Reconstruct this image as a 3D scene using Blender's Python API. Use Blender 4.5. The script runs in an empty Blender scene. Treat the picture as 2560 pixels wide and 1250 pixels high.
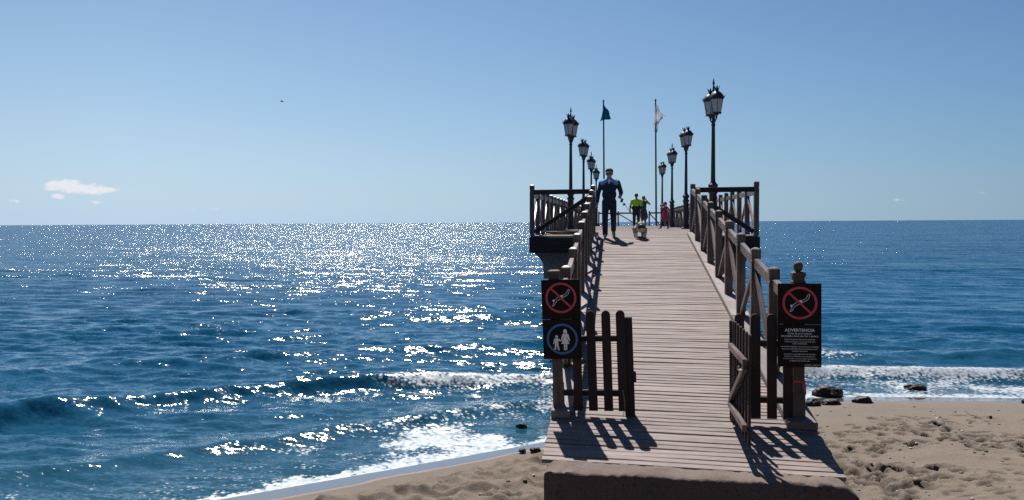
import bpy, bmesh, math, random
import numpy as np
from mathutils import Vector, Matrix
random.seed(7); RNG = np.random.default_rng(11)
SC = bpy.context.scene
COL = SC.collection
R = math.radians

# ------------------------------------------------------------------ camera
EZ = 3.3                                     # eye height above the sea
F_PX, CX, CY, W, H = 2150.0, 1019.0, 625.0, 2560.0, 1250.0
YAW, PITCH, ROLL = R(14.00145), R(-1.80014), R(-0.31333)
fw = Vector((-math.sin(YAW)*math.cos(PITCH), math.cos(YAW)*math.cos(PITCH), math.sin(PITCH)))
r0 = Vector((math.cos(YAW), math.sin(YAW), 0)); u0 = r0.cross(fw)
rt = math.cos(ROLL)*r0 + math.sin(ROLL)*u0
up = -math.sin(ROLL)*r0 + math.cos(ROLL)*u0
cam = bpy.data.cameras.new('camera'); camo = bpy.data.objects.new('camera', cam); COL.objects.link(camo)
camo.matrix_world = Matrix(((rt.x, up.x, -fw.x, 0), (rt.y, up.y, -fw.y, 0), (rt.z, up.z, -fw.z, EZ), (0, 0, 0, 1)))
cam.sensor_width = 36; cam.lens = F_PX/W*36
cam.shift_x = (W/2-CX)/W; cam.shift_y = 0
cam.clip_start = 0.1; cam.clip_end = 60000
SC.camera = camo

# ------------------------------------------------------------------ sun, sky, exposure
SUN_AZ, SUN_EL = R(-16), R(54)               # azimuth from +Y (pier axis), clockwise
sd = Vector((math.sin(SUN_AZ)*math.cos(SUN_EL), math.cos(SUN_AZ)*math.cos(SUN_EL), math.sin(SUN_EL)))
sun = bpy.data.lights.new('sun', 'SUN'); suno = bpy.data.objects.new('sun', sun); COL.objects.link(suno)
sun.energy = 5.0; sun.angle = R(0.53); sun.color = (1.0, 0.955, 0.90)
suno.rotation_euler = sd.to_track_quat('Z', 'Y').to_euler(); suno.location = (-10, 30, 40)
world = bpy.data.worlds.new('World'); SC.world = world; world.use_nodes = True
SKY_STRENGTH = 0.05; HAZE = (5.5, 7.0, 9.1)
SC.view_settings.view_transform = 'Standard'; SC.view_settings.look = 'None'
SC.view_settings.gamma = 1.0; SC.view_settings.exposure = 0.69; SC.view_settings.use_curve_mapping = False
SC.cycles.use_denoising = False
SC.cycles.max_bounces = 6; SC.cycles.transparent_max_bounces = 6
SC.cycles.sample_clamp_indirect = 4.0

class NT:
    """small node-tree helper"""
    def __init__(s, tree): s.t = tree; s.n = tree.nodes; s.l = tree.links
    def add(s, kind, **kw):
        n = s.n.new(kind)
        ins = kw.pop('ins', {})
        for k, v in kw.items(): setattr(n, k, v)
        for k, v in ins.items():
            if hasattr(v, 'is_linked') or isinstance(v, bpy.types.NodeSocket): s.l.new(v, n.inputs[k])
            else: n.inputs[k].default_value = v
        return n
    def math(s, op, a, b=0.0, c=None, clamp=False):
        n = s.n.new('ShaderNodeMath'); n.operation = op; n.use_clamp = clamp
        for i, v in enumerate((a, b) if c is None else (a, b, c)):
            if isinstance(v, bpy.types.NodeSocket): s.l.new(v, n.inputs[i])
            else: n.inputs[i].default_value = v
        return n.outputs[0]
    def mix(s, f, a, b, blend='MIX'):
        n = s.n.new('ShaderNodeMix'); n.data_type = 'RGBA'; n.blend_type = blend; n.clamp_factor = True
        for idx, v in ((0, f), (6, a), (7, b)):
            if isinstance(v, bpy.types.NodeSocket): s.l.new(v, n.inputs[idx])
            elif idx == 0: n.inputs[idx].default_value = v
            else: n.inputs[idx].default_value = (*v[:3], 1)
        return n.outputs[2]
    def ramp(s, f, lo, hi):
        n = s.n.new('ShaderNodeMapRange'); n.interpolation_type = 'SMOOTHSTEP'
        s.l.new(f, n.inputs[0]); n.inputs[1].default_value = lo; n.inputs[2].default_value = hi
        return n.outputs[0]
    def noise(s, vec, scale, detail=3, rough=0.55, dist=0.0):
        n = s.n.new('ShaderNodeTexNoise'); n.inputs['Scale'].default_value = scale
        n.inputs['Detail'].default_value = detail; n.inputs['Roughness'].default_value = rough
        n.inputs['Distortion'].default_value = dist
        if vec is not None: s.l.new(vec, n.inputs['Vector'])
        return n
    def mapping(s, vec, scale=(1, 1, 1), loc=(0, 0, 0), rot=(0, 0, 0)):
        n = s.n.new('ShaderNodeMapping'); s.l.new(vec, n.inputs['Vector'])
        n.inputs['Scale'].default_value = scale; n.inputs['Location'].default_value = loc; n.inputs['Rotation'].default_value = rot
        return n.outputs[0]

def build_world():
    t = NT(world.node_tree); t.n.clear()
    out = t.add('ShaderNodeOutputWorld'); bg = t.add('ShaderNodeBackground')
    sky = t.add('ShaderNodeTexSky', sky_type='NISHITA', sun_disc=False)
    sky.sun_elevation = SUN_EL; sky.sun_rotation = SUN_AZ
    sky.altitude = 600; sky.air_density = 1.0; sky.dust_density = 0.15; sky.ozone_density = 6.0
    tc = t.add('ShaderNodeTexCoord'); d = tc.outputs['Generated']
    sep = t.add('ShaderNodeSeparateXYZ', ins={0: d})
    az = t.math('ARCTAN2', sep.outputs[0], sep.outputs[1]); el = t.math('ARCSINE', sep.outputs[2])
    uv = t.add('ShaderNodeCombineXYZ', ins={0: az, 1: el})
    nz = t.noise(t.mapping(uv.outputs[0], (1, 1.9, 1)), 46, 5, 0.58)
    nz2 = t.noise(t.mapping(uv.outputs[0], (1, 2.0, 1), (3, 1, 0)), 150, 4, 0.6)
    tot = None
    # (azimuth deg, elevation deg, half width deg, half height deg, strength): one small fair-weather cloud and a few wisps
    for a, e, wd, hg, st in ((-34.9, 2.28, 2.05, .42, 1.0), (-35.6, 2.52, 1.3, .36, .9), (-34.1, 2.12, 1.2, .36, .9), (-33.4, 2.2, 1.0, .25, .8),
                             (-36.0, 1.75, .6, .24, .62), (-34.0, 1.95, .5, .3, .6), (-38.6, 1.45, .5, .16, .40), (-33.6, 1.4, .9, .16, .34),
                             (19.6, 1.5, .42, .14, .27), (15.7, 1.2, .4, .1, .24), (-28, .95, 1.8, .1, .24)):
        u = t.math('DIVIDE', t.math('SUBTRACT', az, R(a)), R(wd)); v = t.math('DIVIDE', t.math('SUBTRACT', el, R(e)), R(hg))
        q = t.math('SUBTRACT', 1.0, t.math('ADD', t.math('MULTIPLY', u, u), t.math('MULTIPLY', v, v)))
        q = t.math('MULTIPLY', t.math('MAXIMUM', q, -1.5), st)
        tot = q if tot is None else t.math('MAXIMUM', tot, q)
    k = t.math('ADD', tot, t.math('MULTIPLY', t.math('SUBTRACT', nz.outputs[0], .5), 2.3))
    k = t.math('ADD', k, t.math('MULTIPLY', t.math('SUBTRACT', nz2.outputs[0], .5), .9))
    m = t.math('MULTIPLY', t.ramp(k, .12, .80), t.ramp(tot, -.25, .35))
    # pale sea haze low over the horizon, a little denser to the west (left)
    west = t.math('ADD', .5, t.math('MULTIPLY', t.math('ADD', t.math('MULTIPLY', sep.outputs[0], -.95), t.math('MULTIPLY', sep.outputs[1], .1)), .85), clamp=True)
    hz = t.math('MULTIPLY', t.math('POWER', 2.718, t.math('MULTIPLY', t.math('MAXIMUM', el, 0.0), -7.0)), t.math('ADD', .58, t.math('MULTIPLY', west, .36)))
    cg = t.math('ADD', t.math('MULTIPLY', sep.outputs[0], math.sin(SUN_AZ)), t.math('MULTIPLY', sep.outputs[1], math.cos(SUN_AZ)))
    fs = t.math('ADD', .30, t.math('MULTIPLY', t.math('POWER', t.math('MULTIPLY', t.math('ADD', cg, 1.0), .5), 2.0), .72))
    hcol = t.add('ShaderNodeVectorMath', operation='SCALE', ins={0: HAZE, 'Scale': fs}).outputs[0]
    base = t.mix(t.math('ADD', hz, t.math('MULTIPLY', west, .10)), sky.outputs[0], hcol)
    tint = t.mix(west, (.42, .62, .78), (1.15, 1.18, 1.13))
    base = t.mix(1.0, base, tint, 'MULTIPLY')
    col = t.mix(t.math('MULTIPLY', m, .80), base, (10.8, 10.7, 10.9))
    t.l.new(col, bg.inputs[0]); bg.inputs[1].default_value = SKY_STRENGTH
    t.l.new(bg.outputs[0], out.inputs[0])
build_world()

# ------------------------------------------------------------------ materials
MATS = {}
def new_mat(name):
    m = bpy.data.materials.new(name); m.use_nodes = True
    t = NT(m.node_tree); b = t.n['Principled BSDF']; MATS[name] = m
    return m, t, b
def plain(name, col, rough=.6, metal=0., var=.15, scale=9., bump=0., spec=.5):
    m, t, b = new_mat(name)
    tc = t.add('ShaderNodeTexCoord'); n = t.noise(tc.outputs['Object'], scale, 4)
    f = t.math('MULTIPLY', t.math('SUBTRACT', n.outputs[0], .5), 2)
    dark = [c*(1-var*2) for c in col]; lite = [min(1, c*(1+var*2)) for c in col]
    c = t.mix(t.math('ADD', t.math('MULTIPLY', f, .9), .5, clamp=True), dark, lite)
    t.l.new(c, b.inputs['Base Color']); b.inputs['Roughness'].default_value = rough; b.inputs['Metallic'].default_value = metal
    b.inputs['Specular IOR Level'].default_value = spec
    if bump:
        bp = t.add('ShaderNodeBump', ins={'Strength': bump, 'Distance': .02, 'Height': n.outputs[0]}); t.l.new(bp.outputs[0], b.inputs['Normal'])
    return m
def wood(name, col, grey, axis, wear=.5, rough=.72, rnd=.22):
    """weathered timber, grain along the local axis"""
    m, t, b = new_mat(name)
    tc = t.add('ShaderNodeTexCoord'); oi = t.add('ShaderNodeObjectInfo')
    sc = [26, 26, 26]; sc[axis] = 1.6
    off = t.add('ShaderNodeVectorMath', operation='ADD', ins={0: tc.outputs['Object']})
    cb = t.add('ShaderNodeCombineXYZ', ins={0: t.math('MULTIPLY', oi.outputs['Random'], 37), 1: t.math('MULTIPLY', oi.outputs['Random'], 91), 2: 0})
    t.l.new(cb.outputs[0], off.inputs[1])
    v = off.outputs[0]
    grain = t.noise(t.mapping(v, sc), 1.6, 5, .65, .6); patch = t.noise(v, 2.3, 4, .6); fine = t.noise(t.mapping(v, [q*3.2 for q in sc]), 2.0, 3, .6)
    w = t.math('ADD', t.math('MULTIPLY', grain.outputs[0], .7), t.math('MULTIPLY', patch.outputs[0], .6))
    w = t.ramp(w, .9-wear, 1.2-wear*.5)
    c = t.mix(w, col, grey)
    c = t.mix(t.ramp(fine.outputs[0], .60, .75), c, [q*.45 for q in col])
    val = t.math('ADD', t.math('MULTIPLY', t.math('SUBTRACT', oi.outputs['Random'], .5), rnd*2), 1.0)
    hsv = t.add('ShaderNodeHueSaturation', ins={'Color': c, 'Value': val}); hsv.inputs['Saturation'].default_value = 1
    t.l.new(hsv.outputs[0], b.inputs['Base Color']); b.inputs['Roughness'].default_value = rough
    b.inputs['Specular IOR Level'].default_value = .5 if rough < .6 else .3
    bp = t.add('ShaderNodeBump', ins={'Strength': .35, 'Distance': .004, 'Height': grain.outputs[0]}); t.l.new(bp.outputs[0], b.inputs['Normal'])
    return m
M_DECK = wood('deck_wood', (.106, .071, .060), (.216, .173, .158), 0, .62, .7, .13)
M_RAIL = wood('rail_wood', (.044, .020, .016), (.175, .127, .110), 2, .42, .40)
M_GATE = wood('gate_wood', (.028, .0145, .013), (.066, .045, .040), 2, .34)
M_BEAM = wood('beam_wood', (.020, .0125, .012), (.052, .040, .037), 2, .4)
M_POST = wood('sign_post_wood', (.075, .043, .032), (.14, .10, .078), 2, .45)
M_IRON = plain('cast_iron', (.010, .011, .014), .5, 0., .25, 14, .1)
M_FLAGPOLE = plain('painted_pole', (.03, .05, .055), .4, .2, .1)
M_SIGN = plain('sign_board', (.014, .0078, .0072), .7, 0, .12, 5, 0, .15)
M_WHITE = plain('sign_white', (.84, .79, .79), .5, 0, .03)
M_RED = plain('sign_red', (.50, .045, .055), .45, 0, .08, 20)
M_BLUE = plain('sign_blue', (.02, .13, .36), .45, 0, .08, 20)
M_CONC = plain('old_concrete', (.17, .15, .14), .9, 0, .28, 3.2, .6)
M_STEEL = plain('galvanised_steel', (.30, .29, .28), .4, .8, .2)
M_RIBBON = plain('red_ribbon', (.34, .06, .07), .6)
M_NAVY = plain('navy_cloth', (.012, .022, .048), .85, 0, .25, 12, .3)
M_LBLUE = plain('light_blue_cloth', (.14, .30, .62), .8, 0, .1, 12)
M_WCLOTH = plain('white_cloth', (.75, .75, .75), .8, 0, .05)
M_SKIN = plain('skin', (.40, .22, .16), .55, 0, .06)
M_SKIN2 = plain('tanned_skin', (.24, .13, .095), .55, 0, .06)
M_BLACK = plain('black_cloth', (.012, .012, .015), .8, 0, .2, 12, .2)
M_LIME = plain('lime_hi_vis', (.30, .60, .03), .7, 0, .08, 10)
M_GREYC = plain('dark_grey_cloth', (.05, .053, .065), .85, 0, .2)
M_PINK = plain('magenta_cloth', (.32, .028, .11), .8, 0, .15)
M_SHOE = plain('grey_shoe', (.30, .29, .29), .7)
M_HAIR = plain('brown_hair', (.035, .020, .013), .6, 0, .3, 30, .4)
M_HAIRL = plain('light_hair', (.22, .15, .09), .6, 0, .35, 30, .4)
M_DOG = plain('tan_dog_coat', (.30, .25, .21), .85, 0, .25, 14, .3)
M_DOGW = plain('white_dog_coat', (.66, .60, .55), .85, 0, .12, 14, .3)
M_DOGB = plain('dark_dog_muzzle', (.03, .022, .02), .6, 0, .2)
M_TEAL = plain('teal_flag_cloth', (.005, .20, .29), .8, 0, .2, 3)
M_DARKG = plain('sunglass_lens', (.008, .008, .009), .12)
M_HOSE = plain('dark_rubber', (.02, .02, .022), .5)

def mat_flag_white():
    m, t, b = new_mat('white_flag_cloth')
    tc = t.add('ShaderNodeTexCoord'); n = t.noise(tc.outputs['Object'], 2.6, 2)
    t.l.new(t.mix(t.ramp(n.outputs[0], .58, .64), (.85, .85, .86), (.16, .21, .30)), b.inputs['Base Color'])
    b.inputs['Roughness'].default_value = .8
    return m
M_FLAGW = mat_flag_white()
def cloth_light(m, amt):
    t = NT(m.node_tree); b = t.n['Principled BSDF']; out = t.n['Material Output']
    tr = t.add('ShaderNodeBsdfTranslucent'); t.l.new(b.inputs['Base Color'].links[0].from_socket, tr.inputs[0])
    mx = t.add('ShaderNodeMixShader', ins={0: amt, 1: b.outputs[0], 2: tr.outputs[0]}); t.l.new(mx.outputs[0], out.inputs[0])
cloth_light(M_TEAL, .45); cloth_light(M_FLAGW, .45)
def mat_frost():
    m, t, b = new_mat('frosted_glass'); t.n.remove(b); out = t.n['Material Output']
    tc = t.add('ShaderNodeTexCoord'); n = t.noise(tc.outputs['Object'], 7, 4)
    c = t.mix(n.outputs[0], (.55, .56, .60), (.78, .79, .82))
    d = t.add('ShaderNodeBsdfDiffuse', ins={0: c}); tr = t.add('ShaderNodeBsdfTranslucent', ins={0: c}); g = t.add('ShaderNodeBsdfGlossy', ins={'Roughness': .15})
    a = t.add('ShaderNodeMixShader', ins={0: .55, 1: d.outputs[0], 2: tr.outputs[0]})
    bmx = t.add('ShaderNodeMixShader', ins={0: .08, 1: a.outputs[0], 2: g.outputs[0]})
    t.l.new(bmx.outputs[0], out.inputs[0])
    return m
M_GLASS = mat_frost()

# ------------------------------------------------------------------ mesh helpers
class MB:
    def __init__(s): s.v = []; s.f = []; s.m = []
    def add(s, verts, faces, mi=0):
        o = len(s.v); s.v += [tuple(q) for q in verts]
        for fc in faces: s.f.append([o+i for i in fc]); s.m.append(mi)
        return s
    def cbox(s, c, size, ch=.006, mi=0, M=None):
        """box with chamfered edges"""
        hx, hy, hz = (q/2 for q in size); ch = min(ch, hx*.8, hy*.8, hz*.8)
        vs = []; idx = {}
        for sx in (-1, 1):
            for sy in (-1, 1):
                for sz in (-1, 1):
                    for ax in range(3):
                        p = [sx*(hx-ch), sy*(hy-ch), sz*(hz-ch)]; p[ax] = (sx*hx, sy*hy, sz*hz)[ax]
                        idx[(sx, sy, sz, ax)] = len(vs); vs.append(p)
        fs = []
        for ax in range(3):
            a, b = [q for q in range(3) if q != ax]
            for sg in (-1, 1):
                loop = []
                for q in ((-1, -1), (1, -1), (1, 1), (-1, 1)):
                    k = [0, 0, 0]; k[ax] = sg; k[a] = q[0]; k[b] = q[1]; loop.append(idx[(*k, ax)])
                fs.append(loop)
        for ax in range(3):           # edges running along ax
            a, b = [q for q in range(3) if q != ax]
            for sa in (-1, 1):
                for sb in (-1, 1):
                    k0 = [0, 0, 0]; k0[a] = sa; k0[b] = sb; k1 = list(k0); k0[ax] = -1; k1[ax] = 1
                    fs.append([idx[(*k0, a)], idx[(*k1, a)], idx[(*k1, b)], idx[(*k0, b)]])
        for sx in (-1, 1):
            for sy in (-1, 1):
                for sz in (-1, 1): fs.append([idx[(sx, sy, sz, q)] for q in range(3)])
        c = Vector(c)
        vs = [(M @ Vector(p) if M else Vector(p)) + c for p in vs]
        return s.add(vs, fs, mi)
    def loft(s, rings, mi=0, cap=True):
        """rings: list of equal-length loops"""
        n = len(rings[0]); vs = [p for r in rings for p in r]; fs = []
        for i in range(len(rings)-1):
            for j in range(n):
                a = i*n+j; b = i*n+(j+1) % n; fs.append([a, b, b+n, a+n])
        if cap: fs.append(list(range(n))[::-1]); fs.append([(len(rings)-1)*n+j for j in range(n)])
        return s.add(vs, fs, mi)
    def lathe(s, prof, seg=12, c=(0, 0, 0), mi=0, ph=0., cap=True):
        rings = [[(c[0]+r*math.cos(ph+2*math.pi*j/seg), c[1]+r*math.sin(ph+2*math.pi*j/seg), c[2]+z) for j in range(seg)] for r, z in prof]
        return s.loft(rings, mi, cap)
    def square(s, prof, mi=0):
        return s.loft([[(-h, -h, z), (h, -h, z), (h, h, z), (-h, h, z)] for h, z in prof], mi)
    def tube(s, pts, rad, seg=8, mi=0, cap=True):
        pts = [Vector(p) for p in pts]; n = len(pts); rings = []
        rad = rad if isinstance(rad, (list, tuple)) else [rad]*n
        ref = Vector((0.3, 0.2, 1)).normalized()
        for i in range(n):
            d = (pts[min(i+1, n-1)]-pts[max(i-1, 0)]).normalized()
            if abs(d.dot(ref)) > .95: ref = Vector((1, .1, 0)).normalized()
            a = d.cross(ref).normalized(); b = d.cross(a)
            rings.append([pts[i]+rad[i]*(a*math.cos(2*math.pi*j/seg)+b*math.sin(2*math.pi*j/seg)) for j in range(seg)])
        return s.loft(rings, mi, cap)
    def prism(s, poly, y0, y1, mi=0):
        """closed polygon in XZ extruded along Y"""
        return s.loft([[(x, y0, z) for x, z in poly], [(x, y1, z) for x, z in poly]], mi)
    def sphere(s, c, r, seg=12, rings=8, mi=0):
        c = Vector(c); rx, ry, rz = r if hasattr(r, '__len__') else (r, r, r)
        L = []
        for i in range(rings+1):
            th = math.pi*(.02+.96*i/rings)
            L.append([(c.x+rx*math.sin(th)*math.cos(2*math.pi*j/seg), c.y+ry*math.sin(th)*math.sin(2*math.pi*j/seg), c.z-rz*math.cos(th)) for j in range(seg)])
        return s.loft(L, mi)
    def mesh(s, name, mats, smooth=False):
        me = bpy.data.meshes.new(name); me.from_pydata(s.v, [], s.f)
        for m in (mats if isinstance(mats, (list, tuple)) else [mats]): me.materials.append(m)
        me.polygons.foreach_set('material_index', s.m)
        bm = bmesh.new(); bm.from_mesh(me); bmesh.ops.recalc_face_normals(bm, faces=bm.faces); bm.to_mesh(me); bm.free()
        if smooth:
            me.polygons.foreach_set('use_smooth', [True]*len(me.polygons))
            me.set_sharp_from_angle(angle=R(42))
        return me
def link(name, me, parent=None, M=None, loc=None):
    o = bpy.data.objects.new(name, me); COL.objects.link(o)
    if parent: o.parent = parent
    if M is not None: o.matrix_local = M
    if loc is not None: o.location = loc
    return o
def tag(o, label=None, cat=None, group=None, kind=None):
    for k, v in (('label', label), ('category', cat), ('group', group), ('kind', kind)):
        if v: o[k] = v
    return o
def empty(name, loc, label=None, cat=None, group=None, kind=None, rot=None):
    o = bpy.data.objects.new(name, None); COL.objects.link(o); o.location = loc; o.empty_display_size = .1
    if rot: o.rotation_euler = rot
    return tag(o, label, cat, group, kind)
BARS = {}
def bar(name, p0, p1, w, h, mat, parent, base=(0, 0, 0), ch=.006, upv=(0, 0, 1)):
    """timber bar from p0 to p1 (world); w across, h along upv; grain along local Z"""
    p0, p1 = Vector(p0), Vector(p1); L = (p1-p0).length; key = (round(w, 3), round(h, 3), round(L, 3), mat.name, ch)
    if key not in BARS: BARS[key] = MB().cbox((0, 0, L/2), (w, h, L), ch).mesh(name, mat)
    z = (p1-p0).normalized(); u = Vector(upv)
    if abs(z.dot(u)) > .99: u = Vector((0, 1, 0))
    x = u.cross(z).normalized(); y = z.cross(x)
    o = p0-Vector(base)
    M = Matrix(((x.x, y.x, z.x, o.x), (x.y, y.y, z.y, o.y), (x.z, y.z, z.z, o.z), (0, 0, 0, 1)))
    return link(name, BARS[key], parent, M)
def copy_tree(o, parent=None):
    c = o.copy(); COL.objects.link(c)
    if parent: c.parent = parent
    for ch in o.children: copy_tree(ch, c)
    return c

# ------------------------------------------------------------------ numpy noise and the shore
TAB = RNG.random((256, 256))
def vnoise(x, y, s=0):
    x = x+s*17.31; y = y+s*9.77
    xi = np.floor(x).astype(int); yi = np.floor(y).astype(int); fx = x-xi; fy = y-yi
    fx = fx*fx*fx*(fx*(fx*6-15)+10); fy = fy*fy*fy*(fy*(fy*6-15)+10)
    g = lambda a, b: TAB[a & 255, b & 255]
    return (g(xi, yi)*(1-fx)+g(xi+1, yi)*fx)*(1-fy)+(g(xi, yi+1)*(1-fx)+g(xi+1, yi+1)*fx)*fy
def fbm(x, y, o=4, s=0):
    a = 0; w = .5; t = 0
    for i in range(o): a = a+w*vnoise(x*2**i, y*2**i, s+i*3); t += w; w *= .5
    return a/t-.5
def sstep(a, b, x):
    t = np.clip((x-a)/(b-a), 0, 1); return t*t*(3-2*t)
SHX = np.array([-200, -40, -20, -10, -5.1, -3.0, -1.04, 1.2, 3.4, 4.7, 7.3, 12, 25, 60, 200.])
SHY = np.array([-150, -22, -3.5, 4.9, 9.1, 11.2, 13.2, 15.6, 17.45, 17.75, 18.2, 18.9, 21.5, 30, 80.])
def shore(x):
    e = .5
    return (np.interp(x-e, SHX, SHY)+np.interp(x, SHX, SHY)+np.interp(x+e, SHX, SHY))/3
def inland(x, y):
    """signed distance inland from the mean water line"""
    s = (shore(x+.4)-shore(x-.4))/.8
    return (shore(x)-y)/np.sqrt(1+s*s)

def grid_mesh(name, Xg, Yg, Z, mat, attrs):
    nr, nc = Z.shape
    v = np.stack([Xg, Yg, Z], -1).reshape(-1, 3).astype(np.float32)
    i = np.arange(nr*nc).reshape(nr, nc)
    q = np.stack([i[:-1, :-1], i[:-1, 1:], i[1:, 1:], i[1:, :-1]], -1).reshape(-1, 4)
    me = bpy.data.meshes.new(name); me.vertices.add(len(v)); me.vertices.foreach_set('co', v.ravel())
    me.loops.add(q.size); me.loops.foreach_set('vertex_index', q.ravel().astype(np.int32))
    me.polygons.add(len(q)); me.polygons.foreach_set('loop_start', np.arange(0, q.size, 4, dtype=np.int32))
    me.update(calc_edges=True); me.validate()
    me.polygons.foreach_set('use_smooth', np.ones(len(q), bool))
    for k, a in attrs.items():
        at = me.attributes.new(k, 'FLOAT', 'POINT'); at.data.foreach_set('value', a.ravel().astype(np.float32))
    me.materials.append(mat)
    return me

# ------------------------------------------------------------------ sand
def mat_sand():
    m, t, b = new_mat('beach_sand')
    tc = t.add('ShaderNodeTexCoord'); P = tc.outputs['Object']
    wet = t.add('ShaderNodeAttribute', attribute_name='wet').outputs['Fac']
    n1 = t.noise(P, 2.4, 6, .7); n2 = t.noise(P, 38, 4, .75); n3 = t.noise(P, 200, 2, .7)
    dry = t.mix(n1.outputs[0], (.120, .091, .067), (.176, .137, .103))
    dry = t.mix(t.ramp(n2.outputs[0], .50, .68), dry, (.088, .068, .052))
    dry = t.mix(t.ramp(n3.outputs[0], .66, .74), dry, (.33, .29, .25))
    wcol = t.mix(n1.outputs[0], (.085, .068, .056), (.115, .094, .078))
    print_dark = t.add('ShaderNodeAttribute', attribute_name='print_dark').outputs['Fac']
    dry = t.mix(print_dark, dry, (.038, .029, .023))  # darker sand colour inside the footprint pits
    t.l.new(t.mix(wet, dry, wcol), b.inputs['Base Color'])
    rg = t.math('SUBTRACT', .95, t.math('MULTIPLY', t.ramp(wet, .55, 1.0), .83)); t.l.new(rg, b.inputs['Roughness'])
    b.inputs['Specular IOR Level'].default_value = .5
    t.l.new(t.ramp(wet, .75, 1.0), b.inputs['Coat Weight']); b.inputs['Coat Roughness'].default_value = .04; b.inputs['Coat IOR'].default_value = 1.33
    h = t.math('ADD', n2.outputs[0], t.math('MULTIPLY', n3.outputs[0], .5))
    st = t.math('MULTIPLY', t.math('SUBTRACT', 1.02, wet), .7)
    bp = t.add('ShaderNodeBump', ins={'Strength': st, 'Distance': .02, 'Height': h}); t.l.new(bp.outputs[0], b.inputs['Normal'])
    return m
def stretch(a, b, step, grow, lo, hi):
    mid = np.arange(a, b, step); L = [a]; s = step
    while L[-1] > lo: s *= grow; L.append(L[-1]-s)
    H_ = [mid[-1]]; s = step
    while H_[-1] < hi: s *= grow; H_.append(H_[-1]+s)
    return np.concatenate([L[:0:-1], mid, H_[1:]])
def build_sand():
    xs = stretch(-6.2, 9.6, .034, 1.16, -80, 90); ys = stretch(7.2, 18.8, .034, 1.16, -30, 60)
    X, Y = np.meshgrid(xs, ys)
    n = inland(X, Y)
    wob = .35*fbm(X*.35, Y*.35, 3, 4)+.10*fbm(X*1.7, Y*1.7, 2, 9)
    nn = n+wob
    z = np.where(n > 0, .066*np.minimum(n, 6)+.11*np.clip(n-6, 0, 14), .085*n); z = np.maximum(z, -2.5)
    left = sstep(1.0, -1.5, X)
    # trampled dry sand: mounds and pits that begin a little above the wet band
    edge = np.where(X < .5, .68, 2.6)
    rough = sstep(edge, edge+.45, nn)
    rough_r = sstep(2.6, 4.6, nn)
    near = (X > -7) & (X < 11) & (Y > 6) & (Y < 19)
    mound = fbm(X*2.2, Y*2.2, 3, 21); m2 = fbm(X*5.5+.7*mound, Y*5.5, 2, 33)
    ridg = 1-np.abs(2*vnoise(X*2.7, Y*2.7, 40)-1)
    z = z+rough*left*(.13*mound+.05*m2+.10*(ridg-.5)+.085*(1-np.abs(2*vnoise(X*4.6+.5*mound, Y*4.0, 44)-1)-.5)+.03*(1-np.abs(2*vnoise(X*9.5, Y*8.5, 47)-1)))+rough_r*(1-left)*(.06*mound+.03*m2)
    z = z+.004*fbm(X*9, Y*9, 2, 3)*sstep(.2, 1, nn)
    # footprints: pressed pits with rims, sand colour darker inside each pit
    print_dark = np.zeros_like(z)
    dens = 12000; px = RNG.uniform(-6, 10, dens); py = RNG.uniform(7, 18.5, dens)
    pn = inland(px, py); step = .034
    i0 = np.searchsorted(xs, -6.2); j0 = np.searchsorted(ys, 7.2)
    for x, y, k in zip(px, py, pn):
        lim = 1.1 if x < .5 else 2.2
        if k < lim+RNG.random()*1.4 or (x < .5 and RNG.random() < .93): continue
        if vnoise(np.array(x*.55), np.array(y*.9), 77) < .10+.45*RNG.random()*(1 if k > 4 else 1.4): continue
        ix = i0+int((x+6.2)/step); iy = j0+int((y-7.2)/step); w = 9
        if ix-w < 0 or iy-w < 0 or ix+w >= len(xs) or iy+w >= len(ys): continue
        sl = (slice(iy-w, iy+w+1), slice(ix-w, ix+w+1))
        a = RNG.normal(math.pi/2, .8) if RNG.random() < .5 else RNG.uniform(0, 6.3)
        dx = X[sl]-x; dy = Y[sl]-y; u = dx*math.cos(a)+dy*math.sin(a); v = -dx*math.sin(a)+dy*math.cos(a)
        la = RNG.uniform(.045, .115); q = (u/la)**2+(v/(la*.52))**2
        dp = RNG.uniform(.025, .075)*(la/.10)
        z[sl] += dp*(-np.exp(-q*q*.8)+.28*np.exp(-(np.sqrt(q)-1.55)**2*4))
        print_dark[sl] = np.maximum(print_dark[sl], RNG.uniform(.45, 1.0)*np.exp(-q*q*.7))
    wl_ = (X < .5); wet = np.where(wl_, 1-sstep(.38, .80, nn), 1-sstep(.55, 1.35, nn)); wet = np.maximum(wet, np.where(wl_, .5*(1-sstep(.6, 1.1, nn)), .62*(1-sstep(1.2, 3.2, nn))))
    me = grid_mesh('sand_beach', X, Y, z, mat_sand(), {'wet': wet, 'print_dark': print_dark})
    tag(link('sand_beach', me), 'tan sandy beach with footprints and a wet strip along the water', 'beach', kind='structure')
build_sand()

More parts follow.
